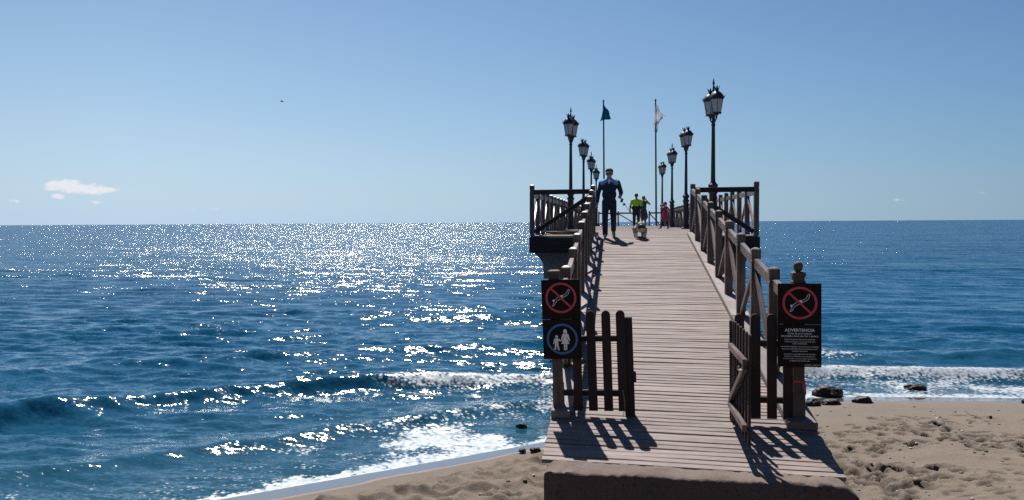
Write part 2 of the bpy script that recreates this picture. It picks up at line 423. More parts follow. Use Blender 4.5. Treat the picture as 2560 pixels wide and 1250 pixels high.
# ------------------------------------------------------------------ sea
def mat_sea():
    m, t, b = new_mat('sea_water')
    tc = t.add('ShaderNodeTexCoord'); P = tc.outputs['Object']
    foam = t.add('ShaderNodeAttribute', attribute_name='foam').outputs['Fac']
    shal = t.add('ShaderNodeAttribute', attribute_name='shallow').outputs['Fac']
    big = t.noise(t.mapping(P, (.03, .06, 1)), 1, 3)
    deep = t.mix(big.outputs[0], (.0018, .043, .098), (.0025, .064, .130))
    body = t.mix(shal, deep, (.015, .056, .078))
    # ripples: the normal is tilted by several scales of noise, unfiltered, so that far water still glitters
    acc = None
    for sc, amp, st in ((.10, .45, (.5, 1.9, 1)), (.36, .65, (.5, 1.9, 1)), (1.3, .75, (.5, 1.9, 1)), (4.2, .80, (.5, 1.8, 1)), (15., 1.0, (.7, 1.5, 1))):
        nz = t.noise(t.mapping(P, st, (sc, -sc, 0), (0, 0, R(-9))), sc, 2, .5, .15)
        v = t.add('ShaderNodeVectorMath', operation='SUBTRACT', ins={0: nz.outputs['Color'], 1: (.5, .5, .5)}).outputs[0]
        v = t.add('ShaderNodeVectorMath', operation='MULTIPLY', ins={0: v, 1: (amp*1.0, amp*1.35, 0)}).outputs[0]
        acc = v if acc is None else t.add('ShaderNodeVectorMath', operation='ADD', ins={0: acc, 1: v}).outputs[0]
    calm = t.add('ShaderNodeAttribute', attribute_name='calm').outputs['Fac']
    acc = t.add('ShaderNodeVectorMath', operation='SCALE', ins={0: acc, 'Scale': calm}).outputs[0]
    # offshore the seen faces of the wavelets are those that lean towards the beach
    off = t.add('ShaderNodeAttribute', attribute_name='offshore').outputs['Fac']
    sp = t.add('ShaderNodeSeparateXYZ', ins={0: acc})
    LA = R(-18); lx, ly = -math.sin(LA), -math.cos(LA)          # down-wave direction, from the open sea to the beach
    al = t.math('ADD', t.math('MULTIPLY', sp.outputs[0], lx), t.math('MULTIPLY', sp.outputs[1], ly))
    ac = t.math('ADD', t.math('MULTIPLY', sp.outputs[0], -ly), t.math('MULTIPLY', sp.outputs[1], lx))
    al = t.math('ADD', t.math('MULTIPLY', al, t.math('SUBTRACT', 1.0, off)), t.math('MULTIPLY', t.math('MULTIPLY', t.math('ABSOLUTE', al), 1.15), off))
    acc = t.add('ShaderNodeCombineXYZ', ins={0: t.math('SUBTRACT', t.math('MULTIPLY', al, lx), t.math('MULTIPLY', ac, ly)), 1: t.math('ADD', t.math('MULTIPLY', al, ly), t.math('MULTIPLY', ac, lx)), 2: 0.0}).outputs[0]
    geo = t.add('ShaderNodeNewGeometry')
    nn = t.add('ShaderNodeVectorMath', operation='ADD', ins={0: geo.outputs['Normal'], 1: acc}).outputs[0]
    nn = t.add('ShaderNodeVectorMath', operation='NORMALIZE', ins={0: nn}).outputs[0]
    # foam: lacy white where the foam field beats the noise
    f1 = t.noise(t.mapping(P, (1, 1.5, 1)), 3.2, 5, .62, .8); f2 = t.add('ShaderNodeTexVoronoi', feature='F1', ins={'Vector': P, 'Scale': 13.0})
    f3 = t.noise(P, 26, 4, .75)
    fv = t.math('ADD', t.math('MULTIPLY', f1.outputs[0], .70), t.math('ADD', t.math('MULTIPLY', f2.outputs['Distance'], .42), t.math('MULTIPLY', t.math('SUBTRACT', f3.outputs[0], .5), .85)))
    k = t.ramp(t.math('SUBTRACT', t.math('MULTIPLY', foam, 1.25), fv), -.06, .20)
    fcol = t.mix(f2.outputs['Distance'], (.47, .49, .51), (.20, .26, .30))
    t.l.new(t.mix(k, body, fcol), b.inputs['Base Color'])
    t.l.new(t.math('ADD', t.math('ADD', .085, t.math('MULTIPLY', off, .075)), t.math('MULTIPLY', k, .4)), b.inputs['Roughness'])
    b.inputs['IOR'].default_value = 1.345
    t.l.new(nn, b.inputs['Normal'])
    return m
def seg_field(X, Y, pts):
    """distance to a polyline, signed + on the seaward side, and the parameter along it"""
    best = np.full(X.shape, 1e9); sgn = np.zeros(X.shape); par = np.zeros(X.shape); n = len(pts)-1
    for i in range(n):
        (x0, y0), (x1, y1) = pts[i], pts[i+1]; dx, dy = x1-x0, y1-y0; L2 = dx*dx+dy*dy
        t = np.clip(((X-x0)*dx+(Y-y0)*dy)/L2, 0, 1); ex = X-x0-t*dx; ey = Y-y0-t*dy
        d = np.hypot(ex, ey); s = np.sign(dx*ey-dy*ex); k = d < best
        best = np.where(k, d, best); sgn = np.where(k, s, sgn); par = np.where(k, (i+t)/n, par)
    return best*sgn, par
def build_sea():
    th = np.radians(np.linspace(-52, 34, 760))
    r = [6.5]
    while r[-1] < 26000: r.append(r[-1]*(1.0036 if r[-1] < 32 else 1.0065 if r[-1] < 70 else 1.015 if r[-1] < 300 else 1.04))
    r = np.array(r); T, Rr = np.meshgrid(th, r)
    X = Rr*np.sin(T); Y = Rr*np.cos(T)
    cell = np.maximum(np.gradient(r)[:, None]*np.ones_like(T), Rr*(th[1]-th[0]))
    n = -inland(X, Y)
    Z = np.zeros_like(X)
    shoal = sstep(.0, 5, n)
    gust = .75+.9*vnoise(X*.06+3, Y*.12, 8)*sstep(2, 12, n)
    for i in range(116):
        if i < 96: lam = .26*(8.5 ** RNG.random()); slope = .040 if lam < .9 else .030; spread = 27 if lam < .7 else 15
        else: lam = 3.6*(3.5 ** RNG.random()); slope = .007; spread = 13
        k = 2*math.pi/lam; a = math.radians(-90+RNG.normal(2, spread))
        fade = sstep(lam*.40, lam*.17, cell)
        ph = k*(X*math.cos(a)+Y*math.sin(a))+RNG.uniform(0, 6.3)+1.6*np.sin(.17*X+.09*Y+i)+1.1*np.sin(.41*Y-.23*X+2*i)+.7*np.sin(.9*X+.3*Y+3*i)
        sn = np.sin(ph)
        Z += slope/k*fade*(sn+.25*sn*sn)*((.03+.97*shoal) if lam > 1.6 else (.30+.70*shoal)*gust)
    # incoming rollers (crest lines that bend towards the shore)
    foam = np.zeros_like(X)
    jit = .5*fbm(X*.4, Y*.4, 3, 5)
    def roller(pts, h, wid, f0=None, f1=None, fs=1.0, front=.55):
        nonlocal Z, foam
        d, p = seg_field(X, Y, pts); d = d+jit*.55
        env = sstep(0, .12, p)*sstep(1, .88, p)*(.9+.5*fbm(X*.25, Y*.25, 2, 61))
        w = np.where(d < 0, wid*front, wid)
        Z += h*env*np.exp(-(d/w)**2)-.25*h*env*np.exp(-((d+wid*1.5)/wid)**2)
        if f0 is not None:
            e2 = sstep(f0-.08, f0+.06, p)*sstep(f1+.08, f1-.06, p)
            foam = np.maximum(foam, fs*e2*np.exp(-((d+.12)/(wid*.75))**2)); foam = np.maximum(foam, fs*.62*e2*sstep(-1.9, -.3, d)*sstep(.3, .0, d))
    roller([(-16, 7.5), (-10, 12.3), (-7, 15.0), (-4, 16.5), (-1.9, 17.3), (1.5, 18.6)], .24, .50, .55, .97, .60)
    roller([(-18, 12), (-11, 17.2), (-6, 20.8), (-1, 23.2), (4, 24.5)], .10, .8)
    roller([(-22, 18), (-12, 25), (-5, 28.5), (3, 31), (12, 33), (20, 35)], .10, 1.0)
    roller([(-12, 6), (-8, 9.2), (-5, 12.0), (-2.6, 14.4), (0, 16.8)], .10, .5, .55, .95, .42)
    roller([(2.2, 19.1), (3.6, 19.6), (5, 19.9), (8, 20.3), (13, 21.2), (20, 23)], .20, .55, .03, .62, .66)
    roller([(2, 21.4), (4, 22.0), (6, 22.3), (9, 22.9), (15, 24)], .15, .6, .1, .45, .50)
    # swash foam along the beach
    nb = n+.55*fbm(X*.5, Y*.5, 3, 15)+.22*fbm(X*2.3, Y*2.3, 2, 18)
    wl = np.interp(X, [-9, -5, -3, -1, 1, 3, 5, 7, 9, 14], [1.5, 2.1, 2.6, 3.0, 2.4, 2.2, 2.2, 1.9, 1.3, .9])
    sw = sstep(-1.2, -.8, nb)*sstep(wl*1.25, wl*.25, nb)
    pat = fbm(X*1.1, Y*1.1, 3, 91)
    foam = np.maximum(foam, sw*(.44+1.0*pat)); foam = np.maximum(foam, .66*sstep(-1.2, -.8, nb)*sstep(.55+1.0*pat, -.1, nb))
    st = np.interp(X, [-9, -5, -2, 0], [.30, .42, .55, .6])*sstep(6.5, 1.0, nb)*sstep(-.2, .3, nb)
    foam = np.maximum(foam, st*(.55+1.2*fbm(X*.8+Y*.5, Y*1.6-X*.9, 3, 27)))
    for cx, cy, rr in ((3.7, 17.5, .9), (5.5, 18.5, .8)):
        foam = np.maximum(foam, .66*np.exp(-((X-cx)**2+(Y-cy-.25)**2)/rr**2))
    Z += .05*np.clip(foam, 0, 1)*(fbm(X*3.5, Y*3.5, 4, 71)+.15)*sstep(.2, 1.0, n)
    Z = Z*sstep(-.4, 1.2, n)+.012-.10*sstep(.0, -1.6, n)
    shallow = np.exp(-np.clip(n, 0, 99)/5.0)*.75
    calm = .46+.12*sstep(3, 16, n)+.50*sstep(12, 60, n)+.02*sstep(40, 160, n)
    me = grid_mesh('sea', X, Y, Z, mat_sea(), {'foam': np.clip(foam, 0, 1.1), 'shallow': shallow, 'calm': calm, 'offshore': sstep(4, 34, n)*.96})
    tag(link('sea', me), 'blue sea glittering in the sun with low waves breaking on the beach', 'sea', kind='structure')
build_sea()

# ------------------------------------------------------------------ pier
RA, RB = .15, .125                       # ramp deck z = RA + RB*y
DZ = 2.95                                # level of the platform deck
Y0, Y1, Y2 = 7.86, 22.42, 73.0
def rz(y): return min(DZ, RA+RB*y)
def xl(y): return -.645-.0052*(y-9)      # left ramp railing
def xr(y): return 1.70
PITCH_A = math.atan(RB)
pier = empty('wooden_pier', (0, Y0, 0), 'long wooden pier with a sloping plank ramp rising to a raised platform over the sea', 'pier')
PB = Vector((0, Y0, 0))
deck = empty('ramp_deck', (0, 0, 0)); deck.parent = pier
NPV = []
for k in range(6):                       # six slightly different boards
    mb = MB(); L = 2.62; d = .104
    rr = random.Random(k); y = -d/2+.0045
    ys_ = (-d/2+.0038+rr.uniform(0, .0035), d/2-.0038-rr.uniform(0, .0035)); th_ = .034; ch = .005
    prof = [(ys_[0], -th_), (ys_[0], -ch), (ys_[0]+ch, 0), (ys_[1]-ch, 0), (ys_[1], -ch), (ys_[1], -th_)]
    rings = []
    for i in range(7):
        x = -L/2+L*i/6; bow = .0035*math.sin(i*1.1+k)*(1 if i not in (0, 6) else .4)
        rings.append([(x, py+rr.uniform(-.0012, .0012), pz+bow) for py, pz in prof])
    mb.loft(rings); NPV.append(mb.mesh('plank', M_DECK))
y = Y0+.05; i = 0; cosp = math.cos(PITCH_A)
rr = random.Random(5)
while y < Y1-.03:
    xc = (xl(y)-.07+1.84)/2
    sxl = (1.84-(xl(y)-.07))/2.62
    M = Matrix.Translation((xc+rr.uniform(-.006, .006), y-Y0, RA+RB*y+rr.uniform(-.003, .003))) @ Matrix.Rotation(PITCH_A, 4, 'X') @ Matrix.Rotation(rr.uniform(-.0012, .0012), 4, 'Z') @ Matrix.Diagonal((sxl, 1, 1, 1))
    link('plank', NPV[rr.randrange(6)], deck, M)
    y += .104*cosp*(1.0+(.09 if rr.random() < .14 else rr.uniform(0, .025))); i += 1
for xx in (-.55, .15, 1.0, 1.66):
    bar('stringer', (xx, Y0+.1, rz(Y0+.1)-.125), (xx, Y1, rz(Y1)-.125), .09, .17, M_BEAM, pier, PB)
for sx, xa in ((-1, None), (1, None)):
    for a, b2 in ((8.93, 13.4), (13.42, 18.0), (18.02, 22.40)):
        if sx < 0:
            f = lambda q: xl(q)+.035
            wdt = .20
        else:
            f = lambda q: 1.705
            wdt = .265
        bar('kerb', (f(a), a, rz(a)+.047), (f(b2), b2, rz(b2)+.047), wdt, .085, M_DECK if False else wood('kerb_wood%d%d' % (sx, int(a)), (.10, .073, .066), (.205, .175, .168), 2, .6), pier, PB, .01)
# platform
mb = MB(); y = Y1+.06
while y < Y2:
    mb.cbox(((-2.32+3.25)/2, y-Y0, DZ-.017+random.uniform(-.002, .002)), (5.53, .096, .034), .004); y += .104
tag(link('platform_planking', mb.mesh('platform_planking', M_DECK), pier), 'weathered planks of the far platform', kind='stuff')
for a, b2 in ((-2.33, xl(22.4)-.10), (1.87, 3.26)):
    for q, z in enumerate((2.815, 2.611)):
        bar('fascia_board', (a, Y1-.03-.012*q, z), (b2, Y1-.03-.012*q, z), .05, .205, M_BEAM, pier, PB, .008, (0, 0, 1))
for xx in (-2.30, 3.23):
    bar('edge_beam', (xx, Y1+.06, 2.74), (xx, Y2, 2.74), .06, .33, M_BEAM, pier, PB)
for k, yy in enumerate((23.3, 31.5, 39.7, 47.9, 56.1, 64.3, 72.0)):
    poly = [(-2.25, 2.57), (3.18, 2.57), (3.16, 2.47), (3.04, 2.36), (2.95, 2.2), (2.93, 1.82), (2.2, 1.78), (1.35, 1.70), (1.2, 1.45), (1.2, -2.6),
            (-.25, -2.6), (-.25, 1.45), (-.4, 1.70), (-1.35, 1.78), (-2.0, 1.82), (-2.02, 2.2), (-2.11, 2.36), (-2.23, 2.47)]
    link('support_pier', MB().prism(poly, yy-.45-Y0, yy+.45-Y0).mesh('support_pier', M_CONC), pier)
for yy in (12.4, 16.6, 20.2):
    for xx in (-.45, 1.5):
        bar('trestle_post', (xx, yy, -.9), (xx, yy, rz(yy)-.22), .2, .2, M_BEAM, pier, PB, .01)
    bar('trestle_beam', (-.62, yy+.16, rz(yy)-.32), (1.72, yy+.16, rz(yy)-.32), .1, .18, M_BEAM, pier, PB, .01)

# abutment of old concrete at the foot of the ramp
def abutment():
    bm = bmesh.new()
    nx, prof = 90, []
    a = [(0, -.75), (0, -.5), (0, -.3), (0, -.2), (0, -.10), (0, -.07), (.002, -.045), (.007, -.022), (.018, -.008), (.035, -.002), (.12, 0), (.22, .003), (.30, .005), (.40, .004), (.62, .0), (.62, -.75)]
    rows = []
    for i in range(nx+1):
        u = i/nx; x = -.66+2.60*u
        yf = 7.51+.12*u
        ztop = 1.125+.0*u - .16*max(0, (u-.90)/.10)**2.0 - .05*max(0, (.05-u)/.05)**2
        row = []
        for dy, dz in a:
            yv = min(yf+dy, Y0+.005) if dz > -.7 else yf+dy
            top = 1 if dz > -.12 else 0
            nzv = float(fbm(np.array(x*4.0+50), np.array(yv*4+dz*5), 3, 2)); n2 = float(fbm(np.array(x*19+9), np.array(yv*19+dz*19), 3, 8))
            edge = math.exp(-((dz+.02)/.035)**2)
            cr = .9+max(0, (u-.68)/.32)*3.0+max(0, (.12-u)/.12)*3.0
            row.append(bm.verts.new((x+.01*nzv, yv+(.02*nzv+.012*n2*(1+edge*cr))+.02*edge*cr*abs(nzv), ztop+dz+(.012*nzv+.022*n2)*(.5+edge*cr))))
        rows.append(row)
    for i in range(nx):
        for j in range(len(a)-1): bm.faces.new((rows[i][j], rows[i+1][j], rows[i+1][j+1], rows[i][j+1]))
    bm.faces.new(rows[0]); bm.faces.new(rows[-1][::-1])
    bmesh.ops.recalc_face_normals(bm, faces=bm.faces)
    me = bpy.data.meshes.new('concrete_abutment'); bm.to_mesh(me); bm.free()
    m, t, b = new_mat('abutment_concrete')
    tc = t.add('ShaderNodeTexCoord'); P = tc.outputs['Object']
    n1 = t.noise(P, 2.2, 5, .6); n2 = t.noise(P, 30, 4, .7); n3 = t.noise(P, 120, 2, .7)
    c = t.mix(n1.outputs[0], (.070, .044, .038), (.115, .076, .064)); c = t.mix(t.ramp(n2.outputs[0], .52, .68), c, (.042, .028, .025))
    geo = t.add('ShaderNodeNewGeometry'); sp = t.add('ShaderNodeSeparateXYZ', ins={0: geo.outputs['True Normal']})
    sandy = t.math('MULTIPLY', t.ramp(sp.outputs[2], .55, .95), t.ramp(t.math('ADD', n1.outputs[0], t.math('MULTIPLY', n2.outputs[0], .4)), .45, .75))
    c = t.mix(t.math('MULTIPLY', sandy, .6), c, (.17, .135, .11)); c = t.mix(t.ramp(n3.outputs[0], .70, .76), c, (.28, .25, .23))
    t.l.new(c, b.inputs['Base Color']); b.inputs['Roughness'].default_value = .95
    h = t.math('ADD', n2.outputs[0], t.math('MULTIPLY', n3.outputs[0], .4))
    bp = t.add('ShaderNodeBump', ins={'Strength': .8, 'Distance': .012, 'Height': h}); t.l.new(bp.outputs[0], b.inputs['Normal'])
    me.materials.append(m); me.polygons.foreach_set('use_smooth', [True]*len(me.polygons)); me.set_sharp_from_angle(angle=R(55))
    tag(link('concrete_abutment', me), 'rough brown concrete block with crumbled corner at the foot of the ramp', 'abutment')
abutment()

# ------------------------------------------------------------------ railings
HP = 1.25
def post_mesh(h=HP, hw=.058, mat=M_RAIL):
    return MB().square([(hw, 0), (hw, h-.175), (hw-.010, h-.168), (hw-.010, h-.152), (hw, h-.145), (hw, h-.028), (hw-.014, h-.016), (.012, h)]).mesh('post', mat)
POST = post_mesh(); POST_T = post_mesh(1.33)
def railing(name, pts, label, group, peak=0, post_h=HP, skip_first=False, skip_last=False, thing=None):
    """posts at pts (x, y, zbase); rails and zigzag braces between"""
    base = Vector(pts[0]); t = thing or empty(name, base, label, 'railing', group)
    for i, p in enumerate(pts):
        if (i == 0 and skip_first) or (i == len(pts)-1 and skip_last): continue
        link('post', POST if post_h == HP else POST_T, t, Matrix.Translation(Vector(p)-base) @ Matrix.Rotation(random.uniform(-.01, .01), 4, 'X') @ Matrix.Rotation(random.uniform(-.008, .008), 4, 'Y'))
    for i in range(len(pts)-1):
        a, b = Vector(pts[i]), Vector(pts[i+1]); d = (b-a).normalized()
        o = d*.055
        zr = post_h-.19
        bar('rail', a+o+Vector((0, 0, zr)), b-o+Vector((0, 0, zr)), .062, .125, M_RAIL, t, base)
        hi, lo = (a, b) if (i+peak) % 2 == 0 else (b, a)
        dd = (lo-hi).normalized()*.06
        bar('brace', hi+dd+Vector((0, 0, zr-.085)), lo-dd+Vector((0, 0, .06)), .05, .082, M_RAIL, t, base)
    return t
RY = [9.1, 10.6, 12.05, 13.45, 14.95, 16.45, 17.95, 19.45, 20.95, 22.55]
railing('ramp_railing', [(xl(q), q, rz(q)+.05) for q in RY], 'dark wooden railing with zigzag braces along the left side of the ramp', 'ramp railings', 0, skip_first=True)
railing('ramp_railing', [(xr(q), q, rz(q)+.05) for q in RY], 'sunlit wooden railing with zigzag braces along the right side of the ramp', 'ramp railings', 0, skip_first=True)
def corner(name, xo, xi, label):
    base = Vector((xo, 22.52, DZ)); t = empty(name, base, label, 'railing', 'platform front railings')
    link('post', POST_T, t)
    s = 1 if xi > xo else -1
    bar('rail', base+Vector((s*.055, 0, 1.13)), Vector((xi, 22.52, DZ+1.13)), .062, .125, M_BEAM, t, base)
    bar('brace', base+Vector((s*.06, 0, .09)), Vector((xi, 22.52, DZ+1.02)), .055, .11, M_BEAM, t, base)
    return t
corner('platform_front_railing', -2.27, xl(22.5)-.065, 'dark front railing with one long diagonal brace left of the ramp top')
corner('platform_front_railing', 3.19, 1.765, 'dark front railing with one long diagonal brace right of the ramp top')
NB = 32
ysd = [22.52+(Y2-.15-22.52)*q/NB for q in range(NB+1)]
railing('platform_side_railing', [(-2.27, q, DZ) for q in ysd], 'long dark wooden railing running out along the left edge of the platform', 'platform side railings', 1, skip_first=True)
railing('platform_side_railing', [(3.19, q, DZ) for q in ysd], 'long dark wooden railing running out along the right edge of the platform', 'platform side railings', 1, skip_first=True)
railing('end_railing', [(-1.86, Y2-.15, DZ), (-.30, Y2-.15, DZ), (1.33, Y2-.15, DZ)], 'dark railing across the seaward end of the pier behind the walking man', 'end railings', 1)
railing('end_railing', [(2.15, Y2-.15, DZ), (3.10, Y2-.15, DZ)], 'short dark railing at the seaward end beside the child', 'end railings', 0)

# ------------------------------------------------------------------ sign posts, gates
GY = 9.1; GZ = rz(GY)
def sign_post(x, lean, label, ball):
    b = Vector((x, GY, GZ+.02)); t = empty('sign_post', b, label, 'post', 'sign posts', rot=(0, R(lean), 0))
    MBp = MB().square([(.056, 0), (.056, .30), (.050, .31), (.050, 1.30), (.050, 1.34)]).mesh('shaft', M_POST); link('shaft', MBp, t)
    cap = MB().square([(.052, 1.34), (.060, 1.35), (.060, 1.40), (.050, 1.41), (.050, 1.44), (.060, 1.45), (.060, 1.485), (.04, 1.495)]); link('capital', cap.mesh('capital', M_POST), t)
    if ball: link('ball_finial', MB().lathe([(.022, 1.49), (.026, 1.50), (.036, 1.512), (.043, 1.53), (.045, 1.547), (.042, 1.565), (.033, 1.582), (.018, 1.592), (.003, 1.595)], 14).mesh('ball_finial', M_POST, True), t)
    return t
sign_post(-.635, -2.2, 'brown wooden post carrying the two square signs at the left gate', False)
sign_post(1.69, -.5, 'brown wooden post with a ball on top at the right gate', True)

PICK = {}
def picket(h, w=.090, th=.024, seg=8, round_=True):
    key = (h, w)
    if key not in PICK:
        poly = [(-w/2, 0), (w/2, 0), (w/2, h-w/2)]
        if round_: poly += [(w/2*math.cos(math.pi*k/seg), h-w/2+w/2*math.sin(math.pi*k/seg)) for k in range(1, seg)]
        else: poly += [(w/2, h-.012), (w/2-.012, h), (-w/2+.012, h), (-w/2, h-.012)]
        poly += [(-w/2, h-w/2)]
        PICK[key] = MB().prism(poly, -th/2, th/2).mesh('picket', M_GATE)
    return PICK[key]
def gate_left():
    b = Vector((-.28, GY, GZ)); t = empty('picket_gate', b, 'dark picket panel with rounded tops beside the adult and child sign', 'gate', 'picket gate panels', rot=(0, R(-2.0), 0))
    for x in (-.43, -.28, -.125, .02): link('picket', picket(1.04), t, loc=(x+.28, -.03, .055))
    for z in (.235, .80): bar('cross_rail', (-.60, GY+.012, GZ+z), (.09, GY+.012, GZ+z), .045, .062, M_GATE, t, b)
    bar('end_post', (.088, GY+.035, GZ+.0), (.088, GY+.035, GZ+1.02), .10, .10, M_GATE, t, b, .008)
    link('latch', MB().cbox((.425, .02, .40), (.03, .06, .11), .008).mesh('latch', M_GATE), t)
    return t
gate_left()
def gate_right():
    b = Vector((1.3, GY, GZ)); t = empty('picket_gate', b, 'dark picket panel with rounded tops beside the warning text sign', 'gate', 'picket gate panels', rot=(0, R(-.6), 0))
    for x in (1.145, 1.295, 1.445, 1.592): link('picket', picket(1.04), t, loc=(x-1.3, -.03, .055))
    for z in (.235, .80): bar('cross_rail', (1.12, GY+.012, GZ+z), (1.645, GY+.012, GZ+z), .045, .062, M_GATE, t, b)
    bar('end_post', (1.10, GY+.06, GZ+.0), (1.10, GY+.06, GZ+1.02), .075, .075, M_GATE, t, b, .008)
gate_right()
def leaf(x, ya, yb, label, side):
    """an open gate leaf standing along the ramp from hinge ya to free end yb"""
    b = Vector((x, ya, rz(ya))); t = empty('gate_leaf', b, label, 'gate')
    n = 6
    for k in range(n):
        yy = ya+(yb-ya)*k/(n-1)
        m = picket(.99, .055, .022, 8, False)
        link('picket', m, t, Matrix.Translation((0, yy-ya, .04+.0*k)) @ Matrix.Rotation(R(90), 4, 'Z'))
    s = side*.037; e = .06*(1 if yb < ya else -1)
    za, zb = rz(ya)+.20, rz(ya)+.78
    for z in (za, zb): bar('cross_rail', (x+s, ya+e, z), (x+s, yb-e*.3, z), .045, .06, M_RAIL, t, b)
    bar('diagonal', (x+s, ya+e*.6, za+.04), (x+s, yb, zb-.04), .04, .058, M_RAIL, t, b)
    bar('hinge_stile', (x+.01, ya+.06*(1 if yb < ya else -1), rz(ya)+.02), (x+.01, ya+.06*(1 if yb < ya else -1), rz(ya)+1.03), .06, .06, M_GATE, t, b)
    return t
g = leaf(1.09, 9.02, 8.02, 'open picket gate leaf with a diagonal brace standing out over the ramp planks', -1)
link('latch', MB().cbox((-.07, -.93, .70), (.03, .10, .014), .004).cbox((-.078, -.90, .715), (.012, .03, .03), .003).mesh('latch', M_STEEL), g)
# chain on the left gate
mb = MB()
for k in range(16):
    p = Vector((.012+.02*math.sin(k*.2), GY-.06, GZ+.27-.0165*k)); ang = (k % 2)*math.pi/2
    mb.tube([p+Vector((.006*math.cos(a_)*math.cos(ang), .006*math.cos(a_)*math.sin(ang), .011*math.sin(a_))) for a_ in [2*math.pi*j/8 for j in range(9)]], .0022, 5)
tag(link('chain', mb.mesh('chain', M_STEEL)), 'thin steel chain hanging from the left picket panel', 'chain')

# ------------------------------------------------------------------ signs
def stroke(mb, pts, w, y0, y1, closed=False):
    P = [Vector((p[0], 0, p[1])) for p in pts]
    n = len(P); rng = range(n if closed else n-1)
    for i in rng:
        a, b = P[i], P[(i+1) % n]; d = (b-a).normalized(); q = Vector((-d.z, 0, d.x))*w/2; a = a-d*w*.4; b = b+d*w*.4
        mb.prism([((a+q).x, (a+q).z), ((b+q).x, (b+q).z), ((b-q).x, (b-q).z), ((a-q).x, (a-q).z)], y0, y1)
def ring_mesh(cx, cz, ro, ri, y0, y1, mat, name):
    mb = MB(); n = 56
    L = [[(cx+r*math.cos(2*math.pi*j/n), y, cz+r*math.sin(2*math.pi*j/n)) for r, y in ((ri, y1), (ri, y0), (ro, y0), (ro, y1))] for j in range(n+1)]
    mb.loft(L, cap=False)
    return mb.mesh(name, mat)
SW = .392
def board(name, h, M, label, group=None):
    """sign board: local x right, z up from the lower left corner, face at y=-0.012"""
    t = empty(name, (0, 0, 0), label, 'sign', group); t.matrix_world = M
    link('panel', MB().cbox((SW/2, 0, h/2), (SW, .024, h), .003).mesh('panel', M_SIGN), t)
    return t
def no_diving(t, h):
    S = SW; nx = lambda x, y: (x*S, h-y*S)
    c = nx(.505, .485)
    rg = link('prohibition_ring', ring_mesh(c[0], c[1], .405*S, .347*S, -.0142, -.0118, M_RED, 'prohibition_ring'), t)
    mb = MB(); stroke(mb, [nx(.25, .23), nx(.762, .742)], .052*S, -.0158, -.0118); link('slash', mb.mesh('slash', M_RED), t)
    mb = MB(); w = .0115*S
    stroke(mb, [nx(.275, .700), nx(.345, .540), nx(.488, .423)], w, -.0136, -.0118)
    stroke(mb, [nx(.275, .700), nx(.310, .700), nx(.395, .565), nx(.525, .495)], w, -.0136, -.0118)
    stroke(mb, [nx(.550, .425), nx(.648, .378), nx(.700, .262), nx(.735, .268), nx(.705, .385), nx(.672, .418), nx(.560, .478)], w, -.0136, -.0118)
    P = [nx(.487, .425), nx(.545, .408), nx(.562, .470), nx(.525, .487)]; mb.prism(P, -.0138, -.0118)
    n = 14; cc = nx(.315, .555); mb.prism([(cc[0]+.03*S*math.cos(2*math.pi*j/n), cc[1]+.03*S*math.sin(2*math.pi*j/n)) for j in range(n)], -.0138, -.0118)
    link('diver_pictogram', mb.mesh('diver_pictogram', M_WHITE), t)
def disc(mb, x, z, r, y0, y1, n=16): mb.prism([(x+r*math.cos(2*math.pi*j/n), z+r*math.sin(2*math.pi*j/n)) for j in range(n)], y0, y1)
def adult_child(t, h):
    S = SW; nx = lambda x, y: (x*S, h-y*S)
    c = nx(.505, .515)
    link('mandatory_ring', ring_mesh(c[0], c[1], .407*S, .350*S, -.0142, -.0118, M_BLUE, 'mandatory_ring'), t)
    a, b = -.0136, -.0118
    def px(x, y): return nx((x-95-(y-632)*.037)/535+0.0, (y-632)/535)
    def poly(P, mb): mb.prism([px(*q) for q in P], a, b)
    mb = MB(); cc = px(297, 872); disc(mb, cc[0], cc[1], .036*S, a, b)
    poly([(268, 898), (325, 898), (318, 960), (276, 960)], mb); poly([(268, 898), (262, 905), (248, 978), (261, 980), (276, 925)], mb)
    poly([(318, 898), (336, 905), (350, 925), (364, 922), (364, 936), (344, 940), (322, 925)], mb)
    poly([(277, 959), (297, 959), (297, 985), (284, 1064), (266, 1064)], mb); poly([(298, 959), (318, 959), (337, 1066), (318, 1066), (300, 985)], mb)
    link('child_pictogram', mb.mesh('child_pictogram', M_WHITE), t)
    mb = MB(); poly([(390, 825), (388, 800), (394, 778), (404, 768), (422, 768), (433, 778), (440, 800), (441, 825)], mb)
    poly([(383, 832), (452, 832), (440, 890), (478, 976), (362, 976), (394, 890)], mb)
    poly([(383, 832), (372, 850), (356, 925), (370, 932), (392, 880)], mb); poly([(451, 832), (462, 845), (485, 930), (470, 935), (441, 880)], mb)
    poly([(399, 975), (418, 975), (419, 1066), (401, 1066)], mb); poly([(424, 975), (446, 975), (443, 1066), (427, 1066)], mb)
    link('adult_pictogram', mb.mesh('adult_pictogram', M_WHITE), t)
def text_line(t, s, x, z, size, width=None, align='CENTER', bold=0.):
    cu = bpy.data.curves.new('lettering', 'FONT'); cu.body = s; cu.size = size; cu.align_x = align; cu.extrude = .0006; cu.offset = bold; cu.resolution_u = 2
    o = bpy.data.objects.new('lettering', cu); COL.objects.link(o)
    dg = bpy.context.evaluated_depsgraph_get(); me = bpy.data.meshes.new_from_object(o.evaluated_get(dg))
    bpy.data.objects.remove(o)
    xs_ = [v.co.x for v in me.vertices]; k = 1.0
    if width: k = width/(max(xs_)-min(xs_))
    M = Matrix.Translation((x, -.0132, z)) @ Matrix.Rotation(R(90), 4, 'X') @ Matrix.Diagonal((k, 1, 1, 1))
    me.transform(M); me.materials.clear(); me.materials.append(M_WHITE)
    return link('lettering', me, t)
def frame(x0, z0, lean, tilt=0):
    return Matrix.Translation((x0, GY-.078, z0)) @ Matrix.Rotation(R(lean), 4, 'Y') @ Matrix.Rotation(R(tilt), 4, 'Z')
